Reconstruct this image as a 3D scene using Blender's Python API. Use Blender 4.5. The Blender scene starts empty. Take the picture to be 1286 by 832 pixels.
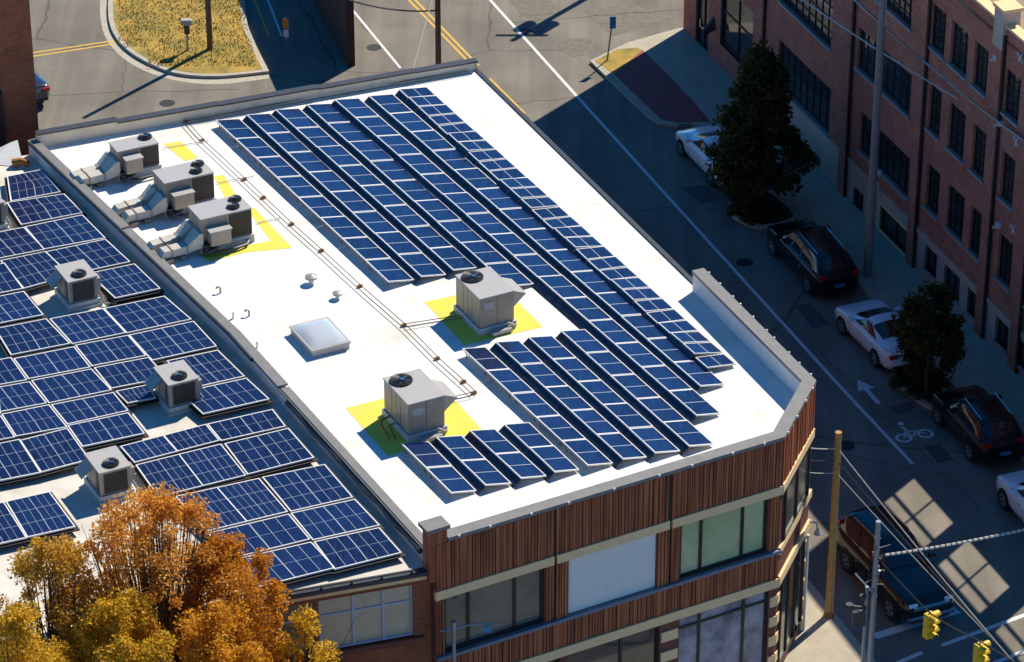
import bpy, math, random
from mathutils import Vector, Matrix
random.seed(7)
R=math.radians
S=bpy.context.scene; COL=S.collection
# ------------------------------------------------------------ camera
CF=4500.; PT=R(30); CH=66.; CY=-CH/math.tan(PT)
cd=bpy.data.cameras.new("camera"); cam=bpy.data.objects.new("camera",cd); COL.objects.link(cam)
cam.location=(0,CY,CH); cam.rotation_euler=(R(60),0,0)
cd.sensor_width=36; cd.lens=CF*36/1286; cd.clip_start=1; cd.clip_end=3000
S.camera=cam
S.render.resolution_x=1024; S.render.resolution_y=662
# ------------------------------------------------------------ light
SUN_H=Vector((-.60,-.80)).normalized(); SUN_EL=R(45)      # horizontal travel of the light, elevation
W=bpy.data.worlds.new("World"); S.world=W; W.use_nodes=True
wn=W.node_tree; sky=wn.nodes.new('ShaderNodeTexSky'); sky.sky_type='NISHITA'; sky.sun_disc=False
sky.altitude=4500; sky.dust_density=0; sky.ozone_density=6; sky.sun_elevation=SUN_EL; sky.sun_rotation=math.atan2(-SUN_H.x,-SUN_H.y)
hs=wn.nodes.new('ShaderNodeHueSaturation'); hs.inputs['Hue'].default_value=.495; hs.inputs['Saturation'].default_value=1.24; hs.inputs['Value'].default_value=2.6
wn.links.new(sky.outputs[0],hs.inputs['Color']); wn.links.new(hs.outputs[0],wn.nodes['Background'].inputs[0]); wn.nodes['Background'].inputs[1].default_value=.05
sd=bpy.data.lights.new("sun",'SUN'); sd.energy=5.0; sd.angle=R(.5); sd.color=(1,.91,.76)
so=bpy.data.objects.new("sun",sd); COL.objects.link(so)
so.rotation_euler=Vector((SUN_H.x*math.cos(SUN_EL),SUN_H.y*math.cos(SUN_EL),-math.sin(SUN_EL))).to_track_quat('-Z','Y').to_euler()
so.location=(60,80,90)
S.view_settings.view_transform='Standard'; S.view_settings.look='None'; S.view_settings.exposure=.38; S.view_settings.gamma=1

# ------------------------------------------------------------ measuring helpers
def ray(x,y):
    u=(x-643)/CF; v=(416-y)/CF
    return Vector((u, math.cos(PT)+v*math.sin(PT), -math.sin(PT)+v*math.cos(PT)))
def P(x,y,z=0.):
    """where the sight line through a photo pixel meets the level z"""
    d=ray(x,y); t=(z-CH)/d.z
    return Vector((d.x*t, CY+d.y*t, z))
def xy(p): return (p[0],p[1])
class Wall:
    """vertical plane from p0 to p1; s runs along it, d outward (to the right-hand side turned away from n)"""
    def __init__(w,p0,p1,flip=1):
        w.o=Vector((p0[0],p0[1],0)); v=Vector((p1[0]-p0[0],p1[1]-p0[1],0)); w.L=v.length; w.t=v/w.L
        w.n=Vector((w.t.y,-w.t.x,0))*flip
    def __call__(w,s,z,d=0): return w.o+w.t*s+w.n*d+Vector((0,0,z))
    def hit(w,x,y):
        d=ray(x,y); c=Vector((0,CY,CH)); k=(w.o-c).dot(w.n)/d.dot(w.n); p=c+d*k
        return ((p-w.o).dot(w.t), p.z)

# ------------------------------------------------------------ materials
def mat(name,col,rough=.7,metal=0,var=.0,scale=3.,bump=0.,bscale=40.,col2=None,spec=.5,coat=0,emit=None,coords='pos'):
    m=bpy.data.materials.new(name); m.use_nodes=True; t=m.node_tree; b=t.nodes['Principled BSDF']
    b.inputs['Base Color'].default_value=(*col,1); b.inputs['Roughness'].default_value=rough; b.inputs['Metallic'].default_value=metal
    b.inputs['Specular IOR Level'].default_value=spec
    if coat: b.inputs['Coat Weight'].default_value=coat; b.inputs['Coat Roughness'].default_value=.05
    if var or col2 or bump:
        g=t.nodes.new('ShaderNodeNewGeometry')
    if var or col2:
        n=t.nodes.new('ShaderNodeTexNoise'); n.inputs['Scale'].default_value=scale; n.inputs['Detail'].default_value=6; n.inputs['Roughness'].default_value=.65
        t.links.new(g.outputs['Position'],n.inputs['Vector'])
        r=t.nodes.new('ShaderNodeValToRGB'); c2=col2 or tuple(c*(1-var) for c in col); c1=col if col2 else tuple(min(1,c*(1+var)) for c in col)
        r.color_ramp.elements[0].position=.35; r.color_ramp.elements[1].position=.65
        r.color_ramp.elements[0].color=(*c2,1); r.color_ramp.elements[1].color=(*c1,1)
        t.links.new(n.outputs['Fac'],r.inputs[0]); t.links.new(r.outputs[0],b.inputs['Base Color'])
    if bump:
        n2=t.nodes.new('ShaderNodeTexNoise'); n2.inputs['Scale'].default_value=bscale; n2.inputs['Detail'].default_value=4
        t.links.new(g.outputs['Position'],n2.inputs['Vector'])
        bp=t.nodes.new('ShaderNodeBump'); bp.inputs['Strength'].default_value=bump; bp.inputs['Distance'].default_value=.05
        t.links.new(n2.outputs['Fac'],bp.inputs['Height']); t.links.new(bp.outputs[0],b.inputs['Normal'])
    if emit: b.inputs['Emission Color'].default_value=(*emit,1); b.inputs['Emission Strength'].default_value=1
    return m
def ramp(t,fac,stops):
    r=t.nodes.new('ShaderNodeValToRGB'); e=r.color_ramp.elements
    while len(e)<len(stops): e.new(.5)
    for k,(p,c) in enumerate(stops): e[k].position=p; e[k].color=(*c,1)
    t.links.new(fac,r.inputs[0]); return r.outputs[0]
def mix(t,f,a,b,mode='MIX'):
    m=t.nodes.new('ShaderNodeMix'); m.data_type='RGBA'; m.blend_type=mode
    for s,v in ((m.inputs[0],f),(m.inputs[6],a),(m.inputs[7],b)):
        if hasattr(v,'is_linked'): t.links.new(v,s)
        elif isinstance(v,tuple): s.default_value=(*v,1)
        else: s.default_value=v
    return m.outputs[2]
def asphalt(name,base,patch=.25,tint=(1,1,1),cracks=True):
    m=mat(name,base,.9,spec=.25,bump=.25,bscale=60); t=m.node_tree; b=t.nodes['Principled BSDF']
    g=t.nodes.new('ShaderNodeNewGeometry'); pos=g.outputs['Position']
    n=t.nodes.new('ShaderNodeTexNoise'); n.inputs['Scale'].default_value=.22; n.inputs['Detail'].default_value=8; n.inputs['Roughness'].default_value=.6; t.links.new(pos,n.inputs['Vector'])
    c=ramp(t,n.outputs['Fac'],[(.35,tuple(v*(1-patch) for v in base)),(.65,tuple(v*(1+patch)*q for v,q in zip(base,tint)))])
    n3=t.nodes.new('ShaderNodeTexNoise'); n3.inputs['Scale'].default_value=9; n3.inputs['Detail'].default_value=8; n3.inputs['Roughness'].default_value=.8; t.links.new(pos,n3.inputs['Vector'])
    c=mix(t,.5,c,ramp(t,n3.outputs['Fac'],[(.3,(.35,.35,.35)),(.7,(.65,.65,.65))]),'OVERLAY')
    # traffic streaks along the street
    mp=t.nodes.new('ShaderNodeMapping'); mp.inputs['Rotation'].default_value=(0,0,R(-20.5)); mp.inputs['Scale'].default_value=(1.3,.05,1); t.links.new(pos,mp.inputs[0])
    n4=t.nodes.new('ShaderNodeTexNoise'); n4.inputs['Scale'].default_value=1; n4.inputs['Detail'].default_value=5; t.links.new(mp.outputs[0],n4.inputs['Vector'])
    c=mix(t,.55,c,ramp(t,n4.outputs['Fac'],[(.35,(.38,.38,.38)),(.62,(.6,.6,.6))]),'OVERLAY')
    if cracks:
        v=t.nodes.new('ShaderNodeTexVoronoi'); v.feature='DISTANCE_TO_EDGE'; v.inputs['Scale'].default_value=.11
        nn=t.nodes.new('ShaderNodeTexNoise'); nn.inputs['Scale'].default_value=.9; nn.inputs['Detail'].default_value=5; t.links.new(pos,nn.inputs['Vector'])
        ad=t.nodes.new('ShaderNodeMix'); ad.data_type='VECTOR'; ad.inputs[0].default_value=.35
        t.links.new(pos,ad.inputs[4]); t.links.new(nn.outputs['Color'],ad.inputs[5]); t.links.new(ad.outputs[1],v.inputs['Vector'])
        f=ramp(t,v.outputs['Distance'],[(0,(.5,.5,.5)),(.002,(.7,.7,.7)),(.003,(1,1,1))])
        c=mix(t,1.,c,f,'MULTIPLY')
    t.links.new(c,b.inputs['Base Color']); return m
def brick(name,c1,c2,mortar,scale=1.):
    m=mat(name,c1,.85,spec=.25); t=m.node_tree; b=t.nodes['Principled BSDF']
    uv=t.nodes.new('ShaderNodeUVMap'); uv.uv_map='UVMap'
    br=t.nodes.new('ShaderNodeTexBrick'); br.inputs['Scale'].default_value=1/scale; br.inputs['Brick Width'].default_value=.24; br.inputs['Row Height'].default_value=.085; br.inputs['Mortar Size'].default_value=.008
    br.inputs['Color1'].default_value=(*c1,1); br.inputs['Color2'].default_value=(*c2,1); br.inputs['Mortar'].default_value=(*mortar,1)
    t.links.new(uv.outputs[0],br.inputs['Vector'])
    g=t.nodes.new('ShaderNodeNewGeometry'); n=t.nodes.new('ShaderNodeTexNoise'); n.inputs['Scale'].default_value=.9; n.inputs['Detail'].default_value=7; n.inputs['Roughness'].default_value=.7; t.links.new(g.outputs['Position'],n.inputs['Vector'])
    c=mix(t,.7,br.outputs['Color'],ramp(t,n.outputs['Fac'],[(.3,(.33,.33,.35)),(.7,(.64,.62,.6))]),'OVERLAY')
    t.links.new(c,b.inputs['Base Color'])
    bp=t.nodes.new('ShaderNodeBump'); bp.inputs['Strength'].default_value=.5; bp.inputs['Distance'].default_value=.01; t.links.new(br.outputs['Fac'],bp.inputs['Height']); bp.invert=True; t.links.new(bp.outputs[0],b.inputs['Normal'])
    return m
def cladding(name):
    m=mat(name,(.2,.07,.04),.6,spec=.3); t=m.node_tree; b=t.nodes['Principled BSDF']
    uv=t.nodes.new('ShaderNodeUVMap'); uv.uv_map='UVMap'
    mp=t.nodes.new('ShaderNodeMapping'); mp.inputs['Scale'].default_value=(7.,.25,1); t.links.new(uv.outputs[0],mp.inputs[0])
    n=t.nodes.new('ShaderNodeTexNoise'); n.inputs['Scale'].default_value=1; n.inputs['Detail'].default_value=4; t.links.new(mp.outputs[0],n.inputs['Vector'])
    t.links.new(ramp(t,n.outputs['Fac'],[(.3,(.15,.040,.018)),(.5,(.36,.105,.045)),(.72,(.56,.21,.09))]),b.inputs['Base Color'])
    return m
def cells(name,nx,ny,line,centre=True):
    """solar cells: deep blue with thin silver grid; uv 0..1 over the module"""
    m=mat(name,(.01,.03,.12),.22,spec=.38); t=m.node_tree; b=t.nodes['Principled BSDF']
    uv=t.nodes.new('ShaderNodeUVMap'); uv.uv_map='UVMap'; sp=t.nodes.new('ShaderNodeSeparateXYZ'); t.links.new(uv.outputs[0],sp.inputs[0])
    def M(op,a,b_=0.,c_=None):
        q=t.nodes.new('ShaderNodeMath'); q.operation=op
        for k,v in enumerate((a,b_)+((c_,) if c_ is not None else ())):
            if hasattr(v,'is_linked'): t.links.new(v,q.inputs[k])
            else: q.inputs[k].default_value=v
        return q.outputs[0]
    def grid(o,n,w):
        f=M('ABSOLUTE',M('SUBTRACT',M('FRACT',M('MULTIPLY_ADD',o,n,.5)),.5)); return M('LESS_THAN',f,w*n)
    gx=grid(sp.outputs[0],nx,line); gy=grid(sp.outputs[1],ny,line)
    lines=M('MAXIMUM',gx,gy)
    if centre: 
        cx=M('LESS_THAN',M('ABSOLUTE',M('SUBTRACT',sp.outputs[0],.5)),line*2.2); lines=M('MAXIMUM',lines,cx)
    g=t.nodes.new('ShaderNodeNewGeometry'); oi=t.nodes.new('ShaderNodeObjectInfo')
    mp=t.nodes.new('ShaderNodeMapping'); mp.inputs['Rotation'].default_value=(0,0,R(-27)); mp.inputs['Scale'].default_value=(5,.7,1); t.links.new(g.outputs['Position'],mp.inputs[0])
    n=t.nodes.new('ShaderNodeTexNoise'); n.inputs['Scale'].default_value=1.4; n.inputs['Detail'].default_value=6; n.inputs['Roughness'].default_value=.7; t.links.new(mp.outputs[0],n.inputs['Vector'])
    c=ramp(t,n.outputs['Fac'],[(.3,(.003,.007,.028)),(.55,(.007,.017,.068)),(.8,(.020,.045,.150))])
    c=mix(t,oi.outputs['Random'],c,mix(t,.45,c,(.012,.034,.135)))
    # finger lines inside each cell, faint
    fg=grid(sp.outputs[0],nx*4,.0012)
    c=mix(t,M('MULTIPLY',fg,.16),c,(.25,.32,.45))
    c=mix(t,lines,c,(.30,.35,.40))
    t.links.new(c,b.inputs['Base Color']); 
    t.links.new(M('MULTIPLY_ADD',lines,.3,.18),b.inputs['Roughness'])
    return m
def leafmat(name,stops):
    m=mat(name,stops[0][1],.6,spec=.2); t=m.node_tree; b=t.nodes['Principled BSDF']
    g=t.nodes.new('ShaderNodeNewGeometry')
    n=t.nodes.new('ShaderNodeTexNoise'); n.inputs['Scale'].default_value=.55; n.inputs['Detail'].default_value=2; t.links.new(g.outputs['Position'],n.inputs['Vector'])
    q=t.nodes.new('ShaderNodeMath'); q.operation='MULTIPLY_ADD'; q.inputs[1].default_value=.45; t.links.new(g.outputs['Random Per Island'],q.inputs[0])
    q2=t.nodes.new('ShaderNodeMath'); q2.operation='MULTIPLY'; q2.inputs[1].default_value=.62; t.links.new(n.outputs['Fac'],q2.inputs[0]); t.links.new(q2.outputs[0],q.inputs[2])
    t.links.new(ramp(t,q.outputs[0],stops),b.inputs['Base Color'])
    tr=t.nodes.new('ShaderNodeBsdfTranslucent'); t.links.new(b.inputs['Base Color'].links[0].from_socket,tr.inputs[0])
    ms=t.nodes.new('ShaderNodeMixShader'); ms.inputs[0].default_value=.58; t.links.new(b.outputs[0],ms.inputs[1]); t.links.new(tr.outputs[0],ms.inputs[2])
    t.links.new(ms.outputs[0],t.nodes['Material Output'].inputs[0]); return m
def corrugated(name,col,freq):
    m=mat(name,col,.45,spec=.4); t=m.node_tree; b=t.nodes['Principled BSDF']
    uv=t.nodes.new('ShaderNodeUVMap'); uv.uv_map='UVMap'; w=t.nodes.new('ShaderNodeTexWave'); w.inputs['Scale'].default_value=freq; t.links.new(uv.outputs[0],w.inputs['Vector'])
    bp=t.nodes.new('ShaderNodeBump'); bp.inputs['Strength'].default_value=.8; bp.inputs['Distance'].default_value=.03; t.links.new(w.outputs['Fac'],bp.inputs['Height']); t.links.new(bp.outputs[0],b.inputs['Normal']); return m
def membrane(name):
    m=mat(name,(.8,.8,.77),.6,spec=.3); t=m.node_tree; b=t.nodes['Principled BSDF']
    g=t.nodes.new('ShaderNodeNewGeometry'); n=t.nodes.new('ShaderNodeTexNoise'); n.inputs['Scale'].default_value=.5; n.inputs['Detail'].default_value=8; n.inputs['Roughness'].default_value=.7; t.links.new(g.outputs['Position'],n.inputs['Vector'])
    c=ramp(t,n.outputs['Fac'],[(.25,(.50,.45,.36)),(.38,(.70,.67,.60)),(.52,(.78,.77,.73)),(.7,(.82,.82,.80))])
    # sheet seams across the roof
    mp=t.nodes.new('ShaderNodeMapping'); mp.inputs['Rotation'].default_value=(0,0,R(-27)); t.links.new(g.outputs['Position'],mp.inputs[0])
    sp=t.nodes.new('ShaderNodeSeparateXYZ'); t.links.new(mp.outputs[0],sp.inputs[0])
    q=t.nodes.new('ShaderNodeMath'); q.operation='MULTIPLY'; q.inputs[1].default_value=1/3.1; t.links.new(sp.outputs[1],q.inputs[0])
    f=t.nodes.new('ShaderNodeMath'); f.operation='FRACT'; t.links.new(q.outputs[0],f.inputs[0])
    l=t.nodes.new('ShaderNodeMath'); l.operation='LESS_THAN'; l.inputs[1].default_value=.012; t.links.new(f.outputs[0],l.inputs[0])
    c=mix(t,l.outputs[0],c,(.68,.67,.63)); t.links.new(c,b.inputs['Base Color']); return m

M={}
M['asphalt']=asphalt('asphalt',(.20,.18,.148),.18)
M['asphalt2']=asphalt('old_asphalt',(.15,.14,.125),.2)
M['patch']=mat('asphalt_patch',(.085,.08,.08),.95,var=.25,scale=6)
M['patch2']=mat('asphalt_patch_grey',(.17,.15,.12),.95,var=.2,scale=4)
M['concrete']=mat('sidewalk_concrete',(.42,.37,.28),.9,var=.10,scale=1.6,bump=.1)
M['kerb']=mat('kerb_concrete',(.42,.38,.30),.85,var=.15,scale=5)
M['paving']=mat('red_paving',(.30,.075,.07),.85,var=.2,scale=8)
M['drygrass']=mat('dry_grass',(.50,.32,.06),.95,scale=1.1,col2=(.20,.17,.035),bump=.6,bscale=30)
M['soil']=mat('mulch',(.05,.035,.02),.95,var=.5,scale=12,bump=.6)
M['white_paint']=mat('white_paint',(.80,.80,.78),.7,scale=16,col2=(.52,.52,.50))
M['yellow_paint']=mat('yellow_line_paint',(.62,.38,.05),.7,var=.15,scale=12)
M['membrane']=membrane('white_roof_membrane')
M['pad']=mat('yellow_roof_paint',(.78,.66,.05),.8,scale=2.6,col2=(.70,.58,.10))
M['grey_roof']=mat('grey_roof_membrane',(.52,.50,.45),.7,var=.12,scale=1.3)
M['left_roof']=mat('pale_roof_membrane',(.70,.66,.58),.7,scale=1.0,col2=(.54,.50,.42))
M['coping']=mat('grey_coping',(.20,.195,.185),.5,var=.1,scale=3,spec=.4)
M['darkcoping']=mat('dark_coping',(.04,.042,.046),.45,var=.2,scale=4)
M['parapet']=mat('cream_parapet',(.80,.66,.48),.8,var=.08,scale=2)
M['white_wall']=mat('white_parapet',(.70,.69,.66),.75,var=.05)
M['clad']=cladding('brown_cladding')
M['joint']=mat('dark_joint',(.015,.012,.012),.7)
M['band']=mat('cream_stone_band',(.88,.60,.31),.8,var=.05,scale=6)
M['bandred']=mat('brown_block',(.17,.055,.035),.8,var=.15,scale=6)
M['sill']=mat('slate_sill',(.16,.19,.24),.6,var=.1)
M['frame_dark']=mat('dark_window_frame',(.018,.018,.02),.4)
M['frame_white']=mat('pale_window_frame',(.45,.50,.58),.4)
M['glass']=mat('window_glass',(.035,.042,.045),.06,spec=.9,var=.3,scale=.8)
M['glass_green']=mat('green_tinted_glass',(.60,.62,.34),.10,spec=.6,scale=.5,col2=(.42,.46,.22))
M['glass_grey']=mat('grey_glass',(.13,.13,.10),.10,spec=.8,var=.3,scale=.5)
M['blind']=mat('tan_blinds',(.55,.46,.32),.3,spec=.6,var=.1,scale=2)
M['poster']=mat('window_mural',(.42,.42,.48),.35,col2=(.10,.11,.16),scale=1.2,spec=.5)
M['corr']=corrugated('white_corrugated_panel',(.90,.88,.82),4.2)
M['brick']=brick('red_brown_brick',(.56,.20,.13),(.44,.14,.09),(.42,.25,.18))
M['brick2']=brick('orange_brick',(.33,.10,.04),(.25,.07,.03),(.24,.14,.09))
M['creamwall']=mat('cream_base_wall',(.56,.43,.33),.85,var=.1,scale=1.5)
M['stone_sill']=mat('stone_sill',(.34,.33,.32),.7,var=.1)
M['gravel']=mat('gravel_roof',(.34,.25,.17),.95,var=.35,scale=22,bump=.5)
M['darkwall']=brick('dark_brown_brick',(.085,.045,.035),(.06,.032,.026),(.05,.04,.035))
M['metal']=mat('galvanised_cabinet',(.36,.34,.31),.42,metal=.0,var=.05,scale=3,spec=.5)
M['cab_top']=mat('cabinet_top',(.40,.385,.37),.5,var=.04,scale=3)
M['cab_side']=mat('cabinet_side',(.34,.275,.205),.5,var=.08,scale=3)
M['duct']=mat('duct_sheet_metal',(.54,.50,.42),.4,var=.10,scale=5)
M['louvre']=corrugated('dark_louvre',(.10,.085,.068),22)
M['black']=mat('black_plastic',(.012,.012,.014),.45)
M['fan']=mat('fan_dark',(.03,.03,.035),.25,metal=.3)
M['chrome']=mat('bright_metal',(.75,.75,.76),.18,metal=1)
M['curb']=mat('unit_curb',(.50,.50,.49),.7,var=.08)
M['rust']=mat('rusty_block',(.30,.13,.03),.8,var=.3,scale=20)
M['pipe']=mat('dark_pipe',(.06,.055,.045),.5)
M['whitepipe']=mat('white_pipe',(.75,.73,.66),.5)
M['skydome']=mat('skylight_dome',(.50,.53,.55),.12,spec=.9,coat=.5)
M['panelframe']=mat('panel_frame',(.78,.77,.74),.4,spec=.4)
M['rack']=mat('racking_galvanised',(.22,.19,.14),.5,var=.2,scale=6)
M['deflector']=mat('dark_wind_deflector',(.035,.05,.09),.25,col2=(.01,.014,.03),scale=5)
M['cellA']=cells('solar_cells_split',1,2,.0105,False)
M['cellB']=cells('solar_cells_grid',6,2,.0038,True)
M['cellC']=cells('solar_cells_fine_grid',6,3,.0038,True)
M['cellD']=cells('solar_cells_halves',2,1,.014,False)
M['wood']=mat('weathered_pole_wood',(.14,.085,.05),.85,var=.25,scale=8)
M['woodlit']=mat('sunlit_pole_wood',(.42,.24,.07),.75,var=.2,scale=6)  # sun's orange light on the pole put into the wood colour
M['steelpole']=mat('weathered_steel_pole',(.24,.22,.20),.55,var=.15,scale=4)
M['galv']=mat('galvanised_pole',(.30,.34,.38),.4,metal=.5)
M['wire']=mat('black_wire',(.03,.03,.03),.5)
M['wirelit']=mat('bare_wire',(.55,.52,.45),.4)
M['sigyel']=mat('signal_yellow',(.75,.48,.02),.4,spec=.4)
M['bluesign']=mat('blue_sign',(.05,.22,.45),.4)
M['tail']=mat('tail_lamp_red',(.45,.01,.01),.2,spec=.7)
M['amber']=mat('amber_lamp',(.7,.25,.02),.2)
M['lamp']=mat('head_lamp',(.75,.78,.8),.1,spec=.8)
M['tyre']=mat('tyre_rubber',(.012,.012,.012),.8)
M['rim']=mat('alloy_rim',(.55,.56,.58),.25,metal=.8)
M['carglass']=mat('car_glass',(.012,.014,.018),.04,spec=.9)
M['carwhite']=mat('white_car_paint',(.86,.88,.90),.25,coat=1)
M['carsilver']=mat('silver_car_paint',(.80,.83,.86),.28,coat=1)
M['carblack']=mat('black_car_paint',(.008,.008,.009),.22,spec=.35,coat=.35)
M['carred']=mat('dark_blue_car_paint',(.02,.025,.04),.2,coat=1)
M['bark']=mat('tree_bark',(.10,.065,.04),.9,var=.3,scale=10)
M['palebark']=mat('pale_bark',(.20,.17,.14),.9,var=.3,scale=10)
M['leaf_dark']=leafmat('dark_evergreen_leaves',[(.2,(.028,.034,.012)),(.5,(.075,.075,.022)),(.85,(.18,.14,.04))])
M['leaf_small']=leafmat('olive_leaves',[(.2,(.03,.03,.012)),(.5,(.07,.06,.02)),(.85,(.18,.14,.03))])
M['leaf_copper']=leafmat('copper_leaves',[(.2,(.36,.13,.02)),(.5,(.76,.34,.05)),(.85,(.92,.58,.12))])
M['leaf_bronze']=leafmat('bronze_leaves',[(.2,(.20,.15,.03)),(.5,(.58,.32,.04)),(.85,(.85,.50,.06))])
M['leaf_gold']=leafmat('orange_gold_leaves',[(.2,(.28,.12,.01)),(.5,(.72,.34,.03)),(.85,(.90,.52,.06))])
M['leaf_orange']=leafmat('orange_leaves',[(.2,(.24,.08,.01)),(.5,(.60,.24,.02)),(.85,(.80,.42,.04))])
M['leaf_yellow']=leafmat('golden_leaves',[(.2,(.16,.13,.02)),(.40,(.50,.34,.03)),(.62,(.85,.50,.04)),(.85,(.92,.64,.08))])

# ------------------------------------------------------------ mesh builder
class MB:
    def __init__(s): s.v=[]; s.f=[]; s.uv=[]; s.sm=[]
    def face(s,pts,uv=None,smooth=False):
        k=len(s.v); s.v+=[tuple(p) for p in pts]; s.f.append(tuple(range(k,k+len(pts)))); s.uv.append(uv or [(p[0],p[1]) for p in pts]); s.sm.append(smooth)
    def box(s,c0,c1,fn=None,taper=None):
        """box in local coordinates c0..c1, fn maps them to the world"""
        fn=fn or (lambda x,y,z:(x,y,z)); x0,y0,z0=c0; x1,y1,z1=c1
        if x0>x1:x0,x1=x1,x0
        if y0>y1:y0,y1=y1,y0
        if z0>z1:z0,z1=z1,z0
        Q=[(x0,y0,z0),(x1,y0,z0),(x1,y1,z0),(x0,y1,z0),(x0,y0,z1),(x1,y0,z1),(x1,y1,z1),(x0,y1,z1)]
        for idx,ax in (((0,3,2,1),2),((4,5,6,7),2),((0,1,5,4),1),((1,2,6,5),0),((2,3,7,6),1),((3,0,4,7),0)):
            q=[Q[i] for i in idx]
            uv=[(p[0],p[1]) if ax==2 else ((p[0],p[2]) if ax==1 else (p[1],p[2])) for p in q]
            s.face([fn(*p) for p in q],uv)
        return s
    def wbox(s,w,s0,s1,z0,z1,d0,d1):
        Q=lambda a,b,c: w(a,b,c)
        for pts in (((s0,z0,d1),(s1,z0,d1),(s1,z1,d1),(s0,z1,d1)),((s1,z0,d0),(s0,z0,d0),(s0,z1,d0),(s1,z1,d0)),
                    ((s0,z0,d0),(s0,z0,d1),(s0,z1,d1),(s0,z1,d0)),((s1,z0,d1),(s1,z0,d0),(s1,z1,d0),(s1,z1,d1)),
                    ((s0,z1,d1),(s1,z1,d1),(s1,z1,d0),(s0,z1,d0)),((s0,z0,d0),(s1,z0,d0),(s1,z0,d1),(s0,z0,d1))):
            s.face([Q(*p) for p in pts],[(p[0]+p[2]*.7,p[1]) for p in pts])
        return s
    def wallface(s,w,s0,s1,z0,z1,holes=(),d=0,rev=.2):
        ss=sorted({s0,s1,*[min(max(h[k],s0),s1) for h in holes for k in (0,1)]}); zz=sorted({z0,z1,*[min(max(h[k],z0),z1) for h in holes for k in (2,3)]})
        for a,b in zip(ss,ss[1:]):
            for c,e in zip(zz,zz[1:]):
                m,n=(a+b)/2,(c+e)/2
                if any(h[0]<m<h[1] and h[2]<n<h[3] for h in holes): continue
                q=((a,c),(b,c),(b,e),(a,e)); s.face([w(x,z,d) for x,z in q],list(q))
        for h in holes:
            a,b,c,e=h
            for q in (((a,c),(a,e)),((b,e),(b,c)),((a,e),(b,e)),((b,c),(a,c))):
                (x1,z1_),(x2,z2_)=q
                s.face([w(x1,z1_,d),w(x2,z2_,d),w(x2,z2_,d-rev),w(x1,z1_,d-rev)],[(x1,z1_),(x2,z2_),(x2+rev,z2_),(x1+rev,z1_)])
        return s
    def prism(s,poly,z0,z1,top=True,bottom=False,sides=True):
        n=len(poly); A=sum(poly[i][0]*poly[(i+1)%n][1]-poly[(i+1)%n][0]*poly[i][1] for i in range(n))
        if A<0: poly=poly[::-1]
        if top: s.face([(x,y,z1) for x,y in poly])
        if bottom: s.face([(x,y,z0) for x,y in poly[::-1]])
        if sides:
            L=0
            for i in range(n):
                a,b=poly[i],poly[(i+1)%n]; l=math.dist(a,b)
                s.face([(*a,z0),(*b,z0),(*b,z1),(*a,z1)],[(L,z0),(L+l,z0),(L+l,z1),(L,z1)]); L+=l
        return s
    def tube(s,pts,r,n=8,cap=True,r2=None):
        pts=[Vector(p) for p in pts]; rings=[]
        for i,p in enumerate(pts):
            d=(pts[min(i+1,len(pts)-1)]-pts[max(i-1,0)]).normalized()
            u=d.orthogonal().normalized() if i==0 else (rings_u-d*rings_u.dot(d)).normalized()
            rings_u=u; v=d.cross(u); rr=r if r2 is None else r+(r2-r)*i/(len(pts)-1)
            rings.append([p+(u*math.cos(2*math.pi*k/n)+v*math.sin(2*math.pi*k/n))*rr for k in range(n)])
        for a,b in zip(rings,rings[1:]):
            for k in range(n): s.face([a[k],a[(k+1)%n],b[(k+1)%n],b[k]],smooth=True)
        if cap: s.face(rings[0][::-1]); s.face(rings[-1])
        return s
    def cyl(s,c,r,h,n=20,axis='z',r2=None):
        c=Vector(c); d={'z':Vector((0,0,1)),'x':Vector((1,0,0)),'y':Vector((0,1,0))}[axis]
        return s.tube([c,c+d*h],r,n,r2=r2)
    def line(s,pts,w,z):
        """painted strip along ground points"""
        for a,b in zip(pts,pts[1:]):
            a=Vector((a[0],a[1],0)); b=Vector((b[0],b[1],0)); d=(b-a).normalized(); n=Vector((-d.y,d.x,0))*w/2
            s.face([(*(a-n).xy,z),(*(b-n).xy,z),(*(b+n).xy,z),(*(a+n).xy,z)])
        return s
ROOT={}
def build(name,mb,m,parent=None,label=None,cat=None,group=None,kind=None,weld=False,bevel=0):
    root=ROOT.get(parent) if parent else None
    mat_inv=Matrix.LocRotScale(root.location,root.rotation_euler,None).inverted() if (root and not getattr(mb,'local',False)) else None
    vs=mb.v if mat_inv is None else [tuple(mat_inv@Vector(v)) for v in mb.v]
    me=bpy.data.meshes.new(name); me.from_pydata(vs,[],mb.f); 
    uvl=me.uv_layers.new(name='UVMap'); flat=[c for f in mb.uv for p in f for c in p]; uvl.data.foreach_set('uv',flat)
    me.polygons.foreach_set('use_smooth',mb.sm)
    me.materials.append(M[m]); me.update()
    if weld or bevel:
        import bmesh
        bm=bmesh.new(); bm.from_mesh(me); bmesh.ops.remove_doubles(bm,verts=bm.verts,dist=.0005)
        if bevel: bmesh.ops.bevel(bm,geom=[e for e in bm.edges if len(e.link_faces)==2 and e.calc_face_angle(0)>.4],offset=bevel,segments=2,affect='EDGES')
        bm.to_mesh(me); bm.free()
    o=bpy.data.objects.new(name,me); COL.objects.link(o)
    if parent: o.parent=parent; ROOT[o]=root or parent
    if label: o['label']=label
    if cat: o['category']=cat
    if group: o['group']=group
    if kind: o['kind']=kind
    return o
def thing(name,label,cat,loc=(0,0,0),rz=0,group=None):
    o=bpy.data.objects.new(name,None); COL.objects.link(o); o.location=loc; o.rotation_euler=(0,0,rz); o.empty_display_size=.3
    o['label']=label; o['category']=cat
    if group: o['group']=group
    ROOT[o]=o; return o
def lmb(): m=MB(); m.local=True; return m
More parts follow.
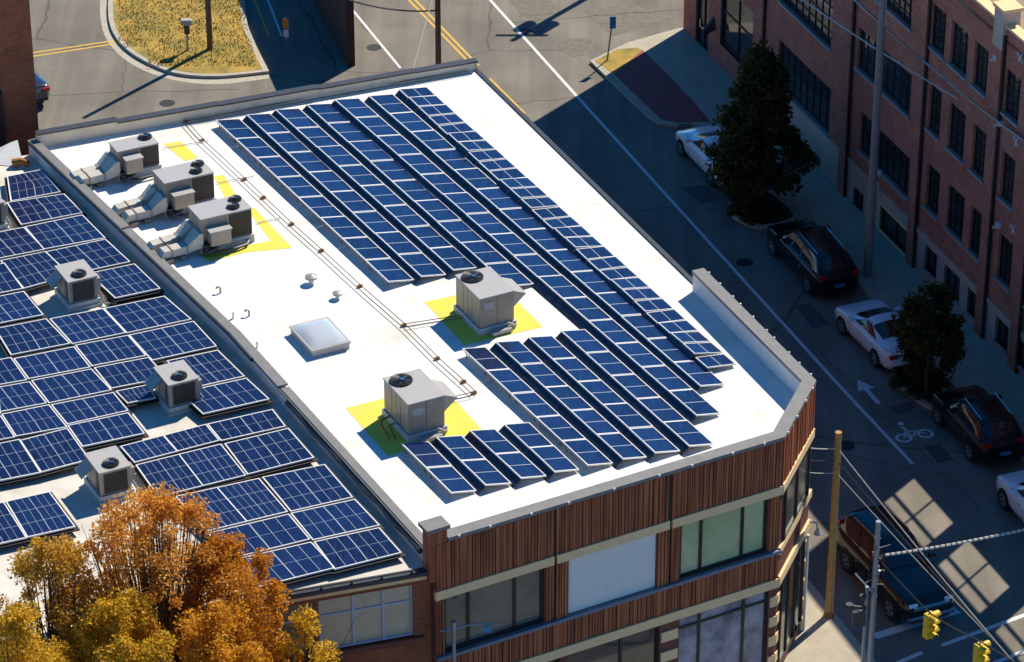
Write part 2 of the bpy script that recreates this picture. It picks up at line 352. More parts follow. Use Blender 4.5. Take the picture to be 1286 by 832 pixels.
def copy_thing(root,loc,rz,label,group=None):
    r=root.copy(); COL.objects.link(r); r.location=loc; r.rotation_euler=(0,0,rz); r['label']=label
    if group: r['group']=group
    for ch in [o for o in COL.objects if o.parent==root]:
        c=ch.copy(); COL.objects.link(c); c.parent=r
        for g in [o for o in COL.objects if o.parent==ch]:
            d=g.copy(); COL.objects.link(d); d.parent=c
    ROOT[r]=r; return r
def cubic(pts,n=10):
    out=[]; pts=[Vector((*p[:2],p[2] if len(p)>2 else 0)) for p in pts]
    for i in range(len(pts)-1):
        p0,p1,p2,p3=pts[max(i-1,0)],pts[i],pts[i+1],pts[min(i+2,len(pts)-1)]
        for k in range(n):
            t=k/n; out.append(.5*((2*p1)+(p2-p0)*t+(2*p0-5*p1+4*p2-p3)*t*t+(3*p1-p0-3*p2+p3)*t**3))
    return out+[pts[-1]]
ORD=['','first','second','third','fourth','fifth','sixth','seventh','eighth','ninth','tenth','eleventh','twelfth','thirteenth','fourteenth','fifteenth','sixteenth','seventeenth','eighteenth','nineteenth','twentieth','twenty-first','twenty-second','twenty-third','twenty-fourth','twenty-fifth','twenty-sixth','twenty-seventh','twenty-eighth','twenty-ninth','thirtieth']

# ============================================================ GROUND
gz=0.
def sheet(name,poly,z,m,kind='structure'):
    mb=MB(); mb.prism(poly,0,z,sides=False); return build(name,mb,m,kind=kind)
sheet('road',[(-400,-300),(400,-300),(400,500),(-400,500)],0,'asphalt')
RB=Wall(P(858,40),P(1242,435),1)     # right brick building's street wall
if RB.n.x>0: RB.n=-RB.n
ST=RB.t.copy()                       # street direction, towards the camera
SN=-RB.n.copy()                      # across, towards the brick building
def G(x,y): return xy(P(x,y,0))
def raised(name,poly,h,m,kerbw=.16,kind='structure',km='kerb'):
    """raised slab with a kerb rim of its own"""
    mb=MB(); mb.prism(poly,0,h); build('kerb',mb,km,kind='structure')
    # inner surface slightly inset
    c=Vector((sum(p[0] for p in poly)/len(poly),sum(p[1] for p in poly)/len(poly)))
    ins=[]
    n=len(poly); A=sum(poly[i][0]*poly[(i+1)%n][1]-poly[(i+1)%n][0]*poly[i][1] for i in range(n)); sg=1 if A>0 else -1
    for i in range(n):
        a,b,d=Vector(poly[i-1]),Vector(poly[i]),Vector(poly[(i+1)%n])
        e1=(b-a).normalized(); e2=(d-b).normalized(); n1=Vector((-e1.y,e1.x))*sg; n2=Vector((-e2.y,e2.x))*sg
        mm=(n1+n2); mm=mm/max(.5,mm.length) ; mm.normalize(); k=kerbw/max(.5,mm.dot(n1)); ins.append(tuple(b+mm*k))
    mb=MB(); mb.prism(ins,h-.05,h+.006,sides=True); return build(name,mb,m,kind=kind)
# right-hand pavement along the brick building
def onr(s,d): p=RB(s,0,d); return (p.x,p.y)
SW=2.55
# planting beds pushing out between the parked cars
def blob(px,n=8): return [ (p.x,p.y) for p in cubic([(*G(*q),0) for q in px]+[(*G(*px[0]),0)],n)[:-1]]
raised('planting_bed',blob([(914,262),(922,276),(950,288),(985,285),(1000,272),(960,240),(925,243)]),.16,'soil')
raised('planting_bed',blob([(1118,478),(1150,505),(1180,520),(1196,508),(1175,478),(1150,452),(1128,450)]),.16,'soil')
kn=[(p.x,p.y) for p in cubic([(11.0,-19.9),(11.6,-21.4),(11.6,-23.2),(10.4,-25.0),(8.0,-26.6)],5)]
raised('sidewalk',[(-1.6,11.4),(9.66,-16.34)]+kn+[(-.5,-31.3),(-16.,-37.2),(-44.,-46.2),(-43,-33),(-14,-24),(2,-14),(-3.4,10.6)],.13,'concrete')
# corner island at the top: concrete walk, red paving, grass tip
isl=[G(741,80),G(788,57),G(852,39),onr(.0,-.5),onr(48,-.5),onr(48,SW),onr(13.5,SW),G(912,186),G(885,162),G(868,158),G(850,161),G(828,158),G(812,148)]
raised('sidewalk',isl,.13,'concrete')
mb=MB(); mb.prism([G(771,97),G(806,66),G(833,92),G(872,133),G(893,158),G(880,157),G(850,158),G(830,154)],.13,.142,sides=False); build('paving',mb,'paving',kind='structure')
mb=MB(); mb.prism([G(747,80),G(775,66),G(800,64),G(806,67),G(771,97)],.13,.145,sides=False); build('dry_lawn',mb,'drygrass',kind='structure')
# far kerb corner behind the entrance
# grass island upper left
outer=[(147,-60),(138,-10),(136,20),(142,44),(160,66),(190,84),(225,96),(275,99),(338,93)]
oi=[(p.x,p.y) for p in cubic([(*G(*q),0) for q in outer],6)]
rt=[(p.x,p.y) for p in cubic([(*G(*q),0) for q in [(338,93),(318,52),(309,20),(306,-60)]],6)]
raised('lawn_island',oi+rt[1:],.13,'drygrass',kerbw=.22)
# gutter strip outside the kerb
mb=MB(); g_o=[(p.x,p.y) for p in cubic([(*G(*q),0) for q in [(135,-60),(127,-10),(126,22),(134,50),(155,74),(190,93),(235,104),(280,106),(338,99)]],6)]
for a,b,c,d in zip(oi,oi[1:],g_o,g_o[1:]): mb.face([(*c,.006),(*d,.006),(*b,.006),(*a,.006)])
build('gutter_strip',mb,'kerb',kind='structure')
# grass tufts on the island, countless
mb=MB(); random.seed(3)
for k in range(5200):
    x=random.uniform(148,330); y=random.uniform(-20,96); 
    if y>52+ (x-148)*.9 and x<190: continue
    if x>309+(y/93)*24: continue
    if y>84 or (x<185 and y>60) or x>302+(y/93)*24: continue
    p=P(x,y,.13); a=random.uniform(0,6.3); h=random.uniform(.04,.13); w=.03; dx,dy=math.cos(a)*w,math.sin(a)*w
    mb.face([(p.x-dx,p.y-dy,.12),(p.x+dx,p.y+dy,.12),(p.x+random.uniform(-.06,.06),p.y+random.uniform(-.06,.06),.13+h)])
build('grass',mb,'drygrass',label='dry yellow grass tufts on the kerbed island',kind='stuff')
# painted markings
mb=MB(); pk=.008
mb.line([G(608,-8),G(735,133),G(851,261),G(1058,489),G(1146,583)],.14,pk)
mb.line([G(432,0),G(503,86)],.12,pk); mb.line([G(335,-3),G(354,46)],.1,pk)
mb.line([G(1127,833),G(1158,820)],.17,pk); mb.line([G(1183,811),G(1300,768)],.17,pk); mb.line([G(1236,838),G(1300,813)],.17,pk)
build('lane_marking',mb,'white_paint',kind='structure')
mb=MB(); mb.prism([G(1093,797),G(1198,764),G(1208,770),G(1102,803)],0,pk,sides=False); build('stop_line',mb,'white_paint',kind='structure')
mb=MB()
for o in (-5,3): mb.line([G(515+o,-3),G(598+o,83)],.12,pk); mb.line([G(612+o,99),G(656+o,143)],.12,pk)
mb.line([G(40,67),G(154,50)],.12,pk); mb.line([G(40,71.5),G(154,54)],.12,pk)
mb.line([G(318,-3),G(338,46)],.1,pk)
build('yellow_lane_line',mb,'yellow_paint',kind='structure')
# turn arrow and bicycle symbol
c=Vector(G(1091,493)); t2=Vector((-ST.x,-ST.y)); n2=Vector((-t2.y,t2.x))
def loc2(c,a,b): q=c+t2*a+n2*b; return (q.x,q.y)
mb=MB(); mb.prism([loc2(c,*q) for q in [(-.85,-.09),(.25,-.09),(.25,.09),(-.85,.09)]],0,pk,sides=False)
mb.prism([loc2(c,*q) for q in [(.2,-.34),(.95,0),(.2,.34)]],0,pk+.002,sides=False); build('lane_arrow',mb,'white_paint',kind='structure')
mb=MB(); c=Vector(G(1147,546))
def ring(c0,r,w=.05):
    for k in range(20):
        a,b=2*math.pi*k/20,2*math.pi*(k+1)/20
        mb.face([(c0[0]+math.cos(q)*rr,c0[1]+math.sin(q)*rr,pk) for q,rr in ((a,r-w),(a,r+w),(b,r+w),(b,r-w))][::-1] if 0 else [(c0[0]+math.cos(q)*rr,c0[1]+math.sin(q)*rr,pk) for q,rr in ((a,r-w),(a,r+w),(b,r+w),(b,r-w))])
w1,w2=loc2(c,-.1,.42),loc2(c,-.1,-.42); ring(w1,.25); ring(w2,.25)
fr=[w1,loc2(c,.22,.2),loc2(c,.22,-.18),w2]; mb.line(fr,.07,pk+.002); mb.line([loc2(c,.22,.2),loc2(c,-.1,.0),loc2(c,.22,-.18)],.07,pk+.002); mb.line([loc2(c,-.1,.0),w1],.06,pk+.002)
mb.line([loc2(c,.3,.1),loc2(c,.62,.16)],.1,pk+.002); ring(loc2(c,.8,.1),.06,.05)
build('bicycle_symbol',mb,'white_paint',kind='structure')
# dark patches and covers
def patch(px,m='patch',z=.005,n='asphalt_patch'):
    mb=MB(); mb.prism([G(*q) for q in px],0,z,sides=False); return build(n,mb,m,kind='structure')
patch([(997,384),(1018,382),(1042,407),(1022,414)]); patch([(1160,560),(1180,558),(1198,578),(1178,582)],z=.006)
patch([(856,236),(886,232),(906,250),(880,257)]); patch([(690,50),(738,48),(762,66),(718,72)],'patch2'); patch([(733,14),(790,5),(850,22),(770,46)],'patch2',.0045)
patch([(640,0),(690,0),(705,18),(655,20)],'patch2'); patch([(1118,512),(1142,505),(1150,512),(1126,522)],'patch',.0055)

for px in ((935,330),(1062,560),(660,40),(470,60),(210,130)):
    c_=G(*px); mb=MB(); mb.prism([(c_[0]+.33*math.cos(k*.3927),c_[1]+.33*math.sin(k*.3927)) for k in range(16)],0,.007,sides=False); build('manhole_cover',mb,'joint',kind='structure')
mb=MB(); random.seed(31)
for a_,b_ in (((640,28),(860,12)),((560,140),(760,118)),((700,250),(905,420)),((60,120),(300,112)),((880,300),(1230,640)),((455,30),(560,150)),((1000,560),(1200,600)),((150,130),(160,60))):
    a_=Vector(G(*a_)); b_=Vector(G(*b_)); n_=14; d_=(b_-a_); pp=Vector((-d_.y,d_.x)).normalized(); pts=[tuple(a_+d_*k/n_+pp*random.uniform(-.09,.09)) for k in range(n_+1)]; mb.line(pts,.035,.0045)
build('tar_seam',mb,'patch',kind='structure')
# ============================================================ WHITE-ROOFED BUILDING
ZR=8.5; ZC=9.3; ZL=8.2; LC=8.78
LC0=8.78; oB0=P(48,180,ZR); oB1=P(597,86,ZR); o1=P(882,337,ZC); o2=P(1023,478,ZC); o3=P(984,548,ZC); o4=P(545,680,ZC); lB=P(36,176,LC0); lK=P(292,419,LC0)
lF=P(530,666,ZR)
# left edge of the building: line from lB to the front wall
A_=(Vector(lF)-Vector(lB)).normalized(); 
bt=thing('commercial_building','brown clad corner building with a flat white roof full of solar rows','building',(o3.x,o3.y,0))
foot=[xy(lB),xy(oB1),xy(o1),xy(o2),xy(o3),xy(o4),xy(lK)]
FF=Wall(o4,o3); 
if FF.n.y>0: FF.n=-FF.n
CFW=Wall(o3,o2); 
if CFW.n.x<0: CFW.n=-CFW.n
# roof slab + membrane
mb=MB(); mb.prism(foot,ZR-.3,ZR,sides=False); build('roof_membrane',mb,'membrane',bt)
# front facade -----------------
def lev(w,pts,k): return sum(w.hit(*p)[k] for p in pts)/len(pts)
def rect(w,tl,tr,br,bl):
    return (lev(w,[tl,bl],0),lev(w,[tr,br],0),lev(w,[bl,br],1),lev(w,[tl,tr],1))
b1t=lev(FF,[(544,741),(979,613)],1); b1b=b1t-.30
slz=lev(FF,[(680,789),(979,690)],1)
b2t=lev(FF,[(680,821.5),(977.8,723.7)],1); b2b=b2t-.32
w1=rect(FF,(558.6,748),(683.8,718),(683.8,785),(558.6,815)); w2_=rect(FF,(714,708.7),(823.8,672.5),(823.8,738),(714,774)); w3=rect(FF,(855,662),(964.8,626),(963.5,690),(854,727))
zt=b1b; zb=slz+.12
w1=(w1[0],w1[1],zb,zt); w2_=(w2_[0],w2_[1],zb+.0,zt); w3=(w3[0],w3[1],zb,zt)
L=FF.L
g1=(lev(FF,[(852,788)],0),lev(FF,[(966,742)],0),.35,b2b-.02); g0=(lev(FF,[(712,820)],0),lev(FF,[(828,800)],0),.1,b2b-.02); gA=(.7,4.2,.5,b2b-.02)
mb=MB(); mb.wallface(FF,0,L,0,ZC-.12,[w1,w2_,w3,g0,g1,gA]); mb.wallface(CFW,0,CFW.L,0,ZC-.12,[])
build('wall',mb,'bandred',bt)
# battens: vertical ribs in two zones
mb=MB(); random.seed(5)
def ribs(w,s0,s1,z0,z1):
    s=s0
    while s<s1-.03:
        wd=random.choice((.05,.06,.075,.09)); mb.wbox(w,s,min(s+wd,s1),z0,z1,.004,.004+random.choice((.02,.035,.05))); s+=wd+random.choice((.012,.03,.045))
piers=[lev(FF,[(696.5,720)],0),lev(FF,[(841,680)],0)]
cuts=[0]+piers+[L]
for a,b in zip(cuts,cuts[1:]):
    ribs(FF,a+.05,b-.05,b1t,ZC-.14)
for a,b in ((0.05,w1[0]-.05),(w1[1]+.05,piers[0]-.04),(piers[0]+.04,w2_[0]-.04),(w2_[1]+.04,piers[1]-.04),(piers[1]+.04,w3[0]-.04),(w3[1]+.06,L-.03)): ribs(FF,a,b,zb,b1b)
ribs(FF,.05,L-.03,b2t,slz-.05)
build('cladding',mb,'clad',bt)
mb=MB(); a=CFW.L
ribs(CFW,.03,a-.03,b1t,ZC-.14); build('cladding',mb,'clad',bt)
mb=MB()
for q in piers: mb.wbox(FF,q-.035,q+.035,slz,ZC-.13,.0,.012)
build('expansion_joint',mb,'joint',bt)
# stone bands, wrapping onto the chamfer
mb=MB()
for a_,b_ in zip(cuts,cuts[1:]): mb.wbox(FF,a_+(.05 if a_ else 0),b_-.05 if b_<L else b_+.06,b1b,b1t,-.05,.08)
mb.wbox(CFW,-.05,CFW.L+.05,b1b,b1t,-.05,.079); build('stone_band',mb,'band',bt)
mb=MB(); mb.wbox(FF,0,L+.06,b2b,b2t,-.05,.09); mb.wbox(CFW,-.05,CFW.L+.05,b2b,b2t,-.05,.089); mb.wbox(CFW,-.05,CFW.L+.05,slz-.1,slz+.16,-.05,.085); build('stone_band',mb,'band',bt)
mb=MB(); mb.wbox(FF,0,L+.04,slz,slz+.11,-.1,.14); build('sill_band',mb,'sill',bt)
def window(parent,w,r,cols,rows,fm,gm,d=-.14,fw=.06,name='window',bars=.03,thick=.06,rowpos=None,colpos=None):
    s0,s1,z0,z1=r; mb=MB()
    for q in ((s0,s1,z0,z0+fw),(s0,s1,z1-fw,z1)): mb.wbox(w,*q,d-.02,d+thick)
    for q in ((s0,s0+fw,z0+fw,z1-fw),(s1-fw,s1,z0+fw,z1-fw)): mb.wbox(w,*q,d-.02,d+thick)
    for k in (colpos if colpos is not None else [i/cols for i in range(1,cols)]):
        x=s0+(s1-s0)*k; mb.wbox(w,x-bars,x+bars,z0+fw,z1-fw,d-.01,d+thick*.8)
    for k in (rowpos if rowpos is not None else [i/rows for i in range(1,rows)]):
        z=z0+(z1-z0)*k; mb.wbox(w,s0+fw,s1-fw,z-bars*.9,z+bars*.9,d-.012,d+thick*.7)
    o=build(name,mb,fm,parent)
    mb=MB(); q=((s0+.01,z0+.01),(s1-.01,z0+.01),(s1-.01,z1-.01),(s0+.01,z1-.01)); mb.face([w(a,b,d) for a,b in q],list(q)); build('pane',mb,gm,o)
    return o
window(bt,FF,w1,1,1,'frame_dark','glass_grey',colpos=[.25,.715],bars=.045,fw=.08)
window(bt,FF,w3,1,1,'frame_dark','glass_green',colpos=[.25,.725],bars=.05,fw=.08)
mb=MB(); mb.wbox(FF,w2_[0],w2_[1],w2_[2],w2_[3],-.12,-.03); build('corrugated_panel',mb,'corr',bt)
window(bt,FF,g1,1,1,'frame_dark','poster',colpos=[.25,.74],rowpos=[.86],bars=.045,fw=.08)
window(bt,FF,g0,1,1,'frame_dark','glass',rowpos=[],colpos=[.6],bars=.04)
window(bt,FF,gA,3,1,'frame_dark','glass',bars=.04)
# striped quoins either side of the ground floor window
for a_,b_ in ((g0[1]+.05,g1[0]-.03),(g1[1]+.03,L+.03)):
    z=b2b-.35
    while z>0: mb=MB(); mb.wbox(FF,a_,b_,max(0,z-.36),z,-.02,.05); build('stone_quoin',mb,'band',bt); z-=.74
# chamfer glazing
cl=CFW.L
for a_,b_ in ((-.03,.28),(cl-.3,cl)):
    z=b2b-.35
    while z>0: mb=MB(); mb.wbox(CFW,a_,b_,max(0,z-.36),z,-.02,.045); build('stone_quoin',mb,'band',bt); z-=.74
window(bt,CFW,(.4,cl-.35,slz+.18,b1b-.02),2,1,'frame_dark','glass_grey',d=.02,bars=.05)
window(bt,CFW,(.4,cl-.45,.6,b2b-.05),3,1,'frame_dark','glass',d=.02,bars=.04)
mb=MB(); mb.tube([CFW(cl-.25,b2t+.1,.12),CFW(cl-.25,b2t+.1,.35),CFW(cl-.25,b2t-.12,.4)],.03); mb.cyl(CFW(cl-.25,b2t-.3,.4),.13,.18,14,r2=.05); build('wall_lamp',mb,'metal',bt)
mb=MB(); mb.tube([CFW(cl-.25,b2t-.4,.1),CFW(cl-.25,.1,.1)],.05); build('downspout',mb,'whitepipe',bt)
# side (street) and back walls
SWl=Wall(o2,o1,1)
if SWl.n.x<0: SWl.n=-SWl.n
SW2=Wall(o1,oB1)
if SW2.n.x<0: SW2.n=-SW2.n
BW=Wall(oB1,lB)
if BW.n.y<0: BW.n=-BW.n
LWl=Wall(lB,o4)
if LWl.n.x>0: LWl.n=-LWl.n
LWa=Wall(lB,lK); LWb=Wall(lK,o4)
for q in (LWa,LWb):
    if q.n.x>0: q.n=-q.n
sw=[(1.0+i*3.4,3.4+i*3.4,4.9,6.9) for i in range(2)]; sw2=[(1.2+i*3.6,3.8+i*3.6,4.9,6.9) for i in range(4)]
mb=MB(); mb.wallface(SWl,0,SWl.L,0,ZC-.12,sw); mb.wallface(SW2,0,SW2.L,0,ZR,sw2); mb.wallface(BW,0,BW.L,0,ZR); 
for q in (LWa,LWb): mb.wallface(q,0,q.L,0,LC-.06); build('side_wall',mb,'bandred',bt)
for r in sw: window(bt,SWl,r,3,1,'frame_dark','glass')
for r in sw2: window(bt,SW2,r,3,1,'frame_dark','glass')
# raised white parapet, inner faces
T=.34
def off(w,s,d): p=w(s,0,-d); return (p.x,p.y)
def isect(a,b,c,d):
    a,b,c,d=map(Vector,(a,b,c,d)); r=b-a; q=d-c; k=((c-a).x*q.y-(c-a).y*q.x)/(r.x*q.y-r.y*q.x); return tuple(a+r*k)
i1=off(SWl,SWl.L,T); i2=isect(off(SWl,0,T),i1,off(CFW,0,T),off(CFW,CFW.L,T)); i3=isect(off(CFW,0,T),off(CFW,CFW.L,T),off(FF,0,T),off(FF,L,T)); i4=off(FF,0,T)
mb=MB()
for a_,b_ in ((i1,i2),(i2,i3),(i3,i4)):
    mb.face([(*b_,ZR),(*a_,ZR),(*a_,ZC-.08),(*b_,ZC-.08)])
e1=off(SWl,SWl.L,0); mb.face([(*e1,ZR),(*i1,ZR),(*i1,ZC-.08),(*e1,ZC-.08)]); build('parapet',mb,'white_wall',bt)
O2=[off(SWl,SWl.L,-.05),isect(off(SWl,0,-.05),off(SWl,SWl.L,-.05),off(CFW,0,-.05),off(CFW,cl,-.05)),isect(off(CFW,0,-.05),off(CFW,cl,-.05),off(FF,0,-.05),off(FF,L,-.05)),off(FF,.45,-.05)]
I2=[off(SWl,SWl.L,T+.03),isect(off(SWl,0,T+.03),off(SWl,SWl.L,T+.03),off(CFW,0,T+.03),off(CFW,cl,T+.03)),isect(off(CFW,0,T+.03),off(CFW,cl,T+.03),off(FF,0,T+.03),off(FF,L,T+.03)),off(FF,.45,T+.03)]
mb=MB()
for k in range(3): mb.prism([O2[k],O2[k+1],I2[k+1],I2[k]],ZC-.12,ZC,bottom=True)
build('coping',mb,'coping',bt)
mb=MB(); random.seed(9)
for w_,n_ in ((SWl,10),(CFW,4),(FF,9)):
    for k in range(n_):
        s_=w_.L*(k+.5+random.uniform(-.2,.2))/n_; mb=MB(); mb.wbox(w_,s_-.03,s_+.03,ZC-.06,ZC+.015,.05,.10); build('coping_clip',mb,'white_paint',bt)
# corner pier at the left of the facade
mb=MB(); mb.wbox(FF,-.15,.42,ZR-.6,ZC+.33,-.42,.02); build('pier',mb,'clad',bt)
mb=MB(); mb.wbox(FF,-.25,.5,ZC+.33,ZC+.45,-.5,.08); build('pier_cap',mb,'coping',bt)
# low edge trim on the street side and left coping, back parapet
mb=MB(); mb.wbox(SW2,-.0,SW2.L,ZR-.12,ZR+.05,-.12,.04); build('roof_edge_trim',mb,'darkcoping',bt)
mb=MB(); segs=[(LWa,0,.48,0),(LWa,.485,1.,-.03),(LWb,0.,.25,-.03),(LWb,.255,.965,-.09)]
for w_,a_,b_,dz in segs: mb.wbox(w_,w_.L*a_,w_.L*b_,LC-.07+dz,LC+dz,-.30,.05)
build('parapet_coping',mb,'coping',bt)
mb=MB(); mb.wbox(LWa,0,LWa.L,ZL+.003,LC-.17,.002,.02); mb.wbox(LWb,0,LWb.L*.99,ZL+.003,LC-.17,.002,.02); build('wall_flashing',mb,'white_wall',bt)
mb=MB(); mb.tube([LWb(LWb.L*.12,LC-.05,.09),LWa(LWa.L,LC-.04,.09),LWa(LWa.L*.02,LC+.0,.09)],.07,10); build('roof_gutter_pipe',mb,'darkcoping',bt)
mb=MB(); [mb.wbox(q,0,q.L*.97,ZR,LC-.16,-.26,-.01) for q in (LWa,LWb)]; build('parapet',mb,'white_wall',bt)
# back parapet in stepped lengths
xb=lambda px:BW.hit(px,0)
def sB(px): # s on back wall for a photo x on the roof line
    return (Vector(P(px,180-(px-48)*.171,ZR)).xy-Vector(BW.o).xy).dot(BW.t.xy)
mbp=MB(); mbc=MB()
for (xa,xb_,h0) in ((44,145,.50),(145,273,.42),(273,397,.40),(397,519,.36),(519,597,.34)):
    a_,b_=sB(xa),sB(xb_); mbp.wbox(BW,b_,a_,ZR,ZR+h0,-.20,.0); mbc.wbox(BW,b_-.02,a_,ZR+h0,ZR+h0+.06,-.25,.07)
build('back_parapet',mbp,'parapet',bt); build('back_coping',mbc,'darkcoping',bt)
# yellow painted equipment pads
def pad(px,z=ZR+.006):
    mb=MB(); mb.prism([xy(P(*q,ZR)) for q in px],0,z,sides=False); return mb
build('painted_pad',pad([(533,380),(583,434),(682,411),(628,358)]),'pad',bt)
build('painted_pad',pad([(434,513),(487,573),(606,541),(553,483)]),'pad',bt)
mb=MB()
for px in ([(262,329),(312,317),(367,312),(320,262),(309,262),(340,303),(300,310),(246,318)],[(268,222),(281,220),(297,246),(283,249)],[(205,181),(227,178),(249,199),(232,203)],[(188,262),(236,254),(240,262),(196,272)],[(150,220),(188,213),(190,218),(158,226)]):
    mb=MB(); mb.prism([xy(P(*q,ZR)) for q in px],0,ZR+.006,sides=False); build('painted_pad',mb,'pad',bt)

# ============================================================ LEFT BUILDING
lt=thing('low_brick_building','low brick building with a pale roof carrying large solar panels','building',(P(340,745,ZL).x,P(340,745,ZL).y,0))
f1=P(548,713,ZL); f0=P(340,749,ZL); fd=(f0-f1).normalized(); fL=f1+fd*24
LF=Wall(fL,f1); 
if LF.n.y>0: LF.n=-LF.n
bl=Vector(lB)-(f1-fL).normalized()*22
rl=[xy(P(548,713,ZL)),xy(fL),(bl.x,bl.y),xy(Vector(lB)+Vector((.02,0,0))),xy(lK)]
# keep clear of the neighbour's wall by following it
mb=MB(); mb.prism(rl,ZL-.25,ZL,bottom=True); build('roof',mb,'left_roof',lt)
mb=MB()
wl=[]
def lr(px_tl,px_tr,px_br,px_bl): return rect(LF,px_tl,px_tr,px_br,px_bl)
wA=lr((401,760),(519,730),(519,796),(401,824)); wB=(wA[0]-3.4,wA[0]-.15,wA[2],wA[3]); wC=(wB[0]-3.4,wB[0]-.3,wA[2],wA[3])
low=[(wA[0]+i*-3.6,wA[1]-.2+i*-3.6,1.0,3.4) for i in range(4)]
mb.wallface(LF,0,LF.L,0,ZL-.1,[wA,wB,wC]+low); build('wall',mb,'brick2',lt)
build('side_wall',MB().wallface(Wall((fL.x,fL.y),(bl.x,bl.y)),0,math.dist((fL.x,fL.y),(bl.x,bl.y)),0,ZL-.1),'brick2',lt)
window(lt,LF,wA,1,1,'frame_white','blind',colpos=[.37,.69],rowpos=[.66],bars=.035,fw=.06)
window(lt,LF,wB,1,1,'frame_white','glass_grey',colpos=[.5],rowpos=[.66],bars=.035)
window(lt,LF,wC,1,1,'frame_white','glass_grey',colpos=[.5],rowpos=[.66],bars=.035)
for r in low: window(lt,LF,r,3,1,'frame_dark','glass')
mb=MB(); mb.wbox(LF,wC[0]-.2,wA[1]+.3,wA[2]-.16,wA[2],-.05,.12); build('window_ledge',mb,'bandred',lt)
mb=MB(); mb.wbox(LF,0,LF.L+.02,ZL-.28,ZL-.1,-.05,.10); build('fascia',mb,'band',lt)
mb=MB(); mb.wbox(LF,0,LF.L,ZL-.10,ZL+.02,-.1,.2); build('gutter',mb,'darkcoping',lt)
mb=MB(); mb.tube([LF(LF.L-5.4,ZL+.12,.12),LF(LF.L-.6,ZL+.12,.12)],.03)
for k in range(6): mb.wbox(LF,LF.L-5.3+k*.9,LF.L-5.24+k*.9,ZL,ZL+.13,.09,.15)
build('eaves_rail',mb,'darkcoping',lt)
mb=MB(); mb.tube([LF(LF.L+.02,ZL-.2,.16),LF(LF.L+.02,0,.16)],.07); build('downspout',mb,'black',lt)
mb=MB(); mb.tube([LWb(LWb.L*(.3+.065*k),ZL+.34+.03*math.sin(k*2.1),.05+.03*math.sin(k*3.3)) for k in range(11)],.10,8); build('flashing_roll',mb,'darkcoping',lt)

# ============================================================ BRICK STACK at upper left
q0=P(6,161,ZL); q1=P(48,154,ZL); dd=(q1-q0).normalized(); nn=Vector((-dd.y,dd.x,0))
tw=thing('brick_tower','tall orange brick stack rising behind the left roof','tower',(q0.x,q0.y,0))
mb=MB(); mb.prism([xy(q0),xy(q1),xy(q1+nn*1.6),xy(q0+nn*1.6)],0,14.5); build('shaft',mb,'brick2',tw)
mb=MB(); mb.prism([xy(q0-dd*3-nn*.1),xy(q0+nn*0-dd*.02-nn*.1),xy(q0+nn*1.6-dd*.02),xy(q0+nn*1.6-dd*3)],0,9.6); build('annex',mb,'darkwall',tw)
mb=MB(); mb.prism([xy(q0-dd*.1-nn*.1),xy(q1+dd*.1-nn*.1),xy(q1+nn*1.7+dd*.1),xy(q0+nn*1.7-dd*.1)],14.5,14.75,bottom=True); build('cap',mb,'coping',tw)

# ============================================================ RIGHT BRICK BUILDING
rb=thing('brick_warehouse','four storey red brick warehouse with gridded steel windows along the street','building',(RB.o.x,RB.o.y,0))
HT=lev(RB,[(1240,15),(1222,2)],1)+.1
LR=RB.L+7.0    # length along the street
joints=[lev(RB,[(962,20)],0),lev(RB,[(1069,130)],0),lev(RB,[(1158,200)],0),lev(RB,[(1251,230)],0)]
jE=31.2; jX=48.
wins=[]   # (rect,cols,rows,frame,pane)
def rw(pxs): # list of (tl,tr,br,bl) -> shared z
    rs=[rect(RB,*q) for q in pxs]; z0=sum(r[2] for r in rs)/len(rs); z1=sum(r[3] for r in rs)/len(rs); return [(r[0],r[1],z0,z1) for r in rs]
D=[[((1169,5),(1187,19),(1187,73),(1169,58)),((1194,25),(1215,39),(1215,100),(1194,80)),((1223,47),(1240,60),(1240,123),(1223,108))],
   [((1166,104),(1181,117),(1181,178),(1166,165)),((1191,126),(1211,143),(1211,206),(1191,186)),((1221,151),(1237,164),(1237,225),(1221,212))],
   [((1163,207),(1179,220),(1179,276),(1163,262)),((1189,229),(1210,246),(1210,308),(1189,289)),((1218,254),(1234,265),(1234,326),(1218,312))],
   [((1161,310),(1176,323),(1176,354),(1161,340)),((1185,331),(1205,347),(1205,381),(1185,367)),((1215,358),(1230,371),(1230,398),(1215,387))]]
for k,row in enumerate(D):
    for r in rw(row):
        wins.append((r,3 if k<3 else 2,5 if k<3 else 1))
        for j in range(1,3):
            dj=j*((joints[3]-joints[2])+.05); r2=(r[0]+dj,r[1]+dj,r[2],r[3])
            if r2[1]<jE-.25 or r2[3]<7.2: wins.append((r2,3 if k<3 else 2,5 if k<3 else 1))
for q,c,r_ in ((((1092,-40),(1146,-20),(1146,30),(1092,-2)),8,4),(((1077,36),(1144,90),(1144,143),(1077,90)),8,4),(((1079,146),(1142,190),(1142,243),(1079,196)),8,4),
               (((981,-62),(1045,0),(1045,57),(981,8)),8,4),(((977,54),(1043,106),(1043,160),(977,118)),8,4),(((977,150),(1030,195),(1030,215),(977,172)),6,1)):
    wins.append((rw([q])[0],c,r_))
top2=[w_ for w_ in wins]
store=rw([((905,-20),(945,12),(945,92),(905,60))])[0]; door=rw([((874,-30),(890,-16),(890,72),(874,56))])[0]; door=(door[0],door[1],.13,door[3])
gar=rw([((1105,262),(1140,285),(1140,318),(1105,291))])[0]; gar2=rw([((1071,232),(1084,246),(1084,275),(1071,262))])[0]; gar2=(gar2[0],gar2[1],.14,gar2[3])
gar3=rw([((1004,178),(1026,195),(1026,228),(1004,206))])[0]; gar3=(gar3[0],gar3[1],.14,gar3[3])
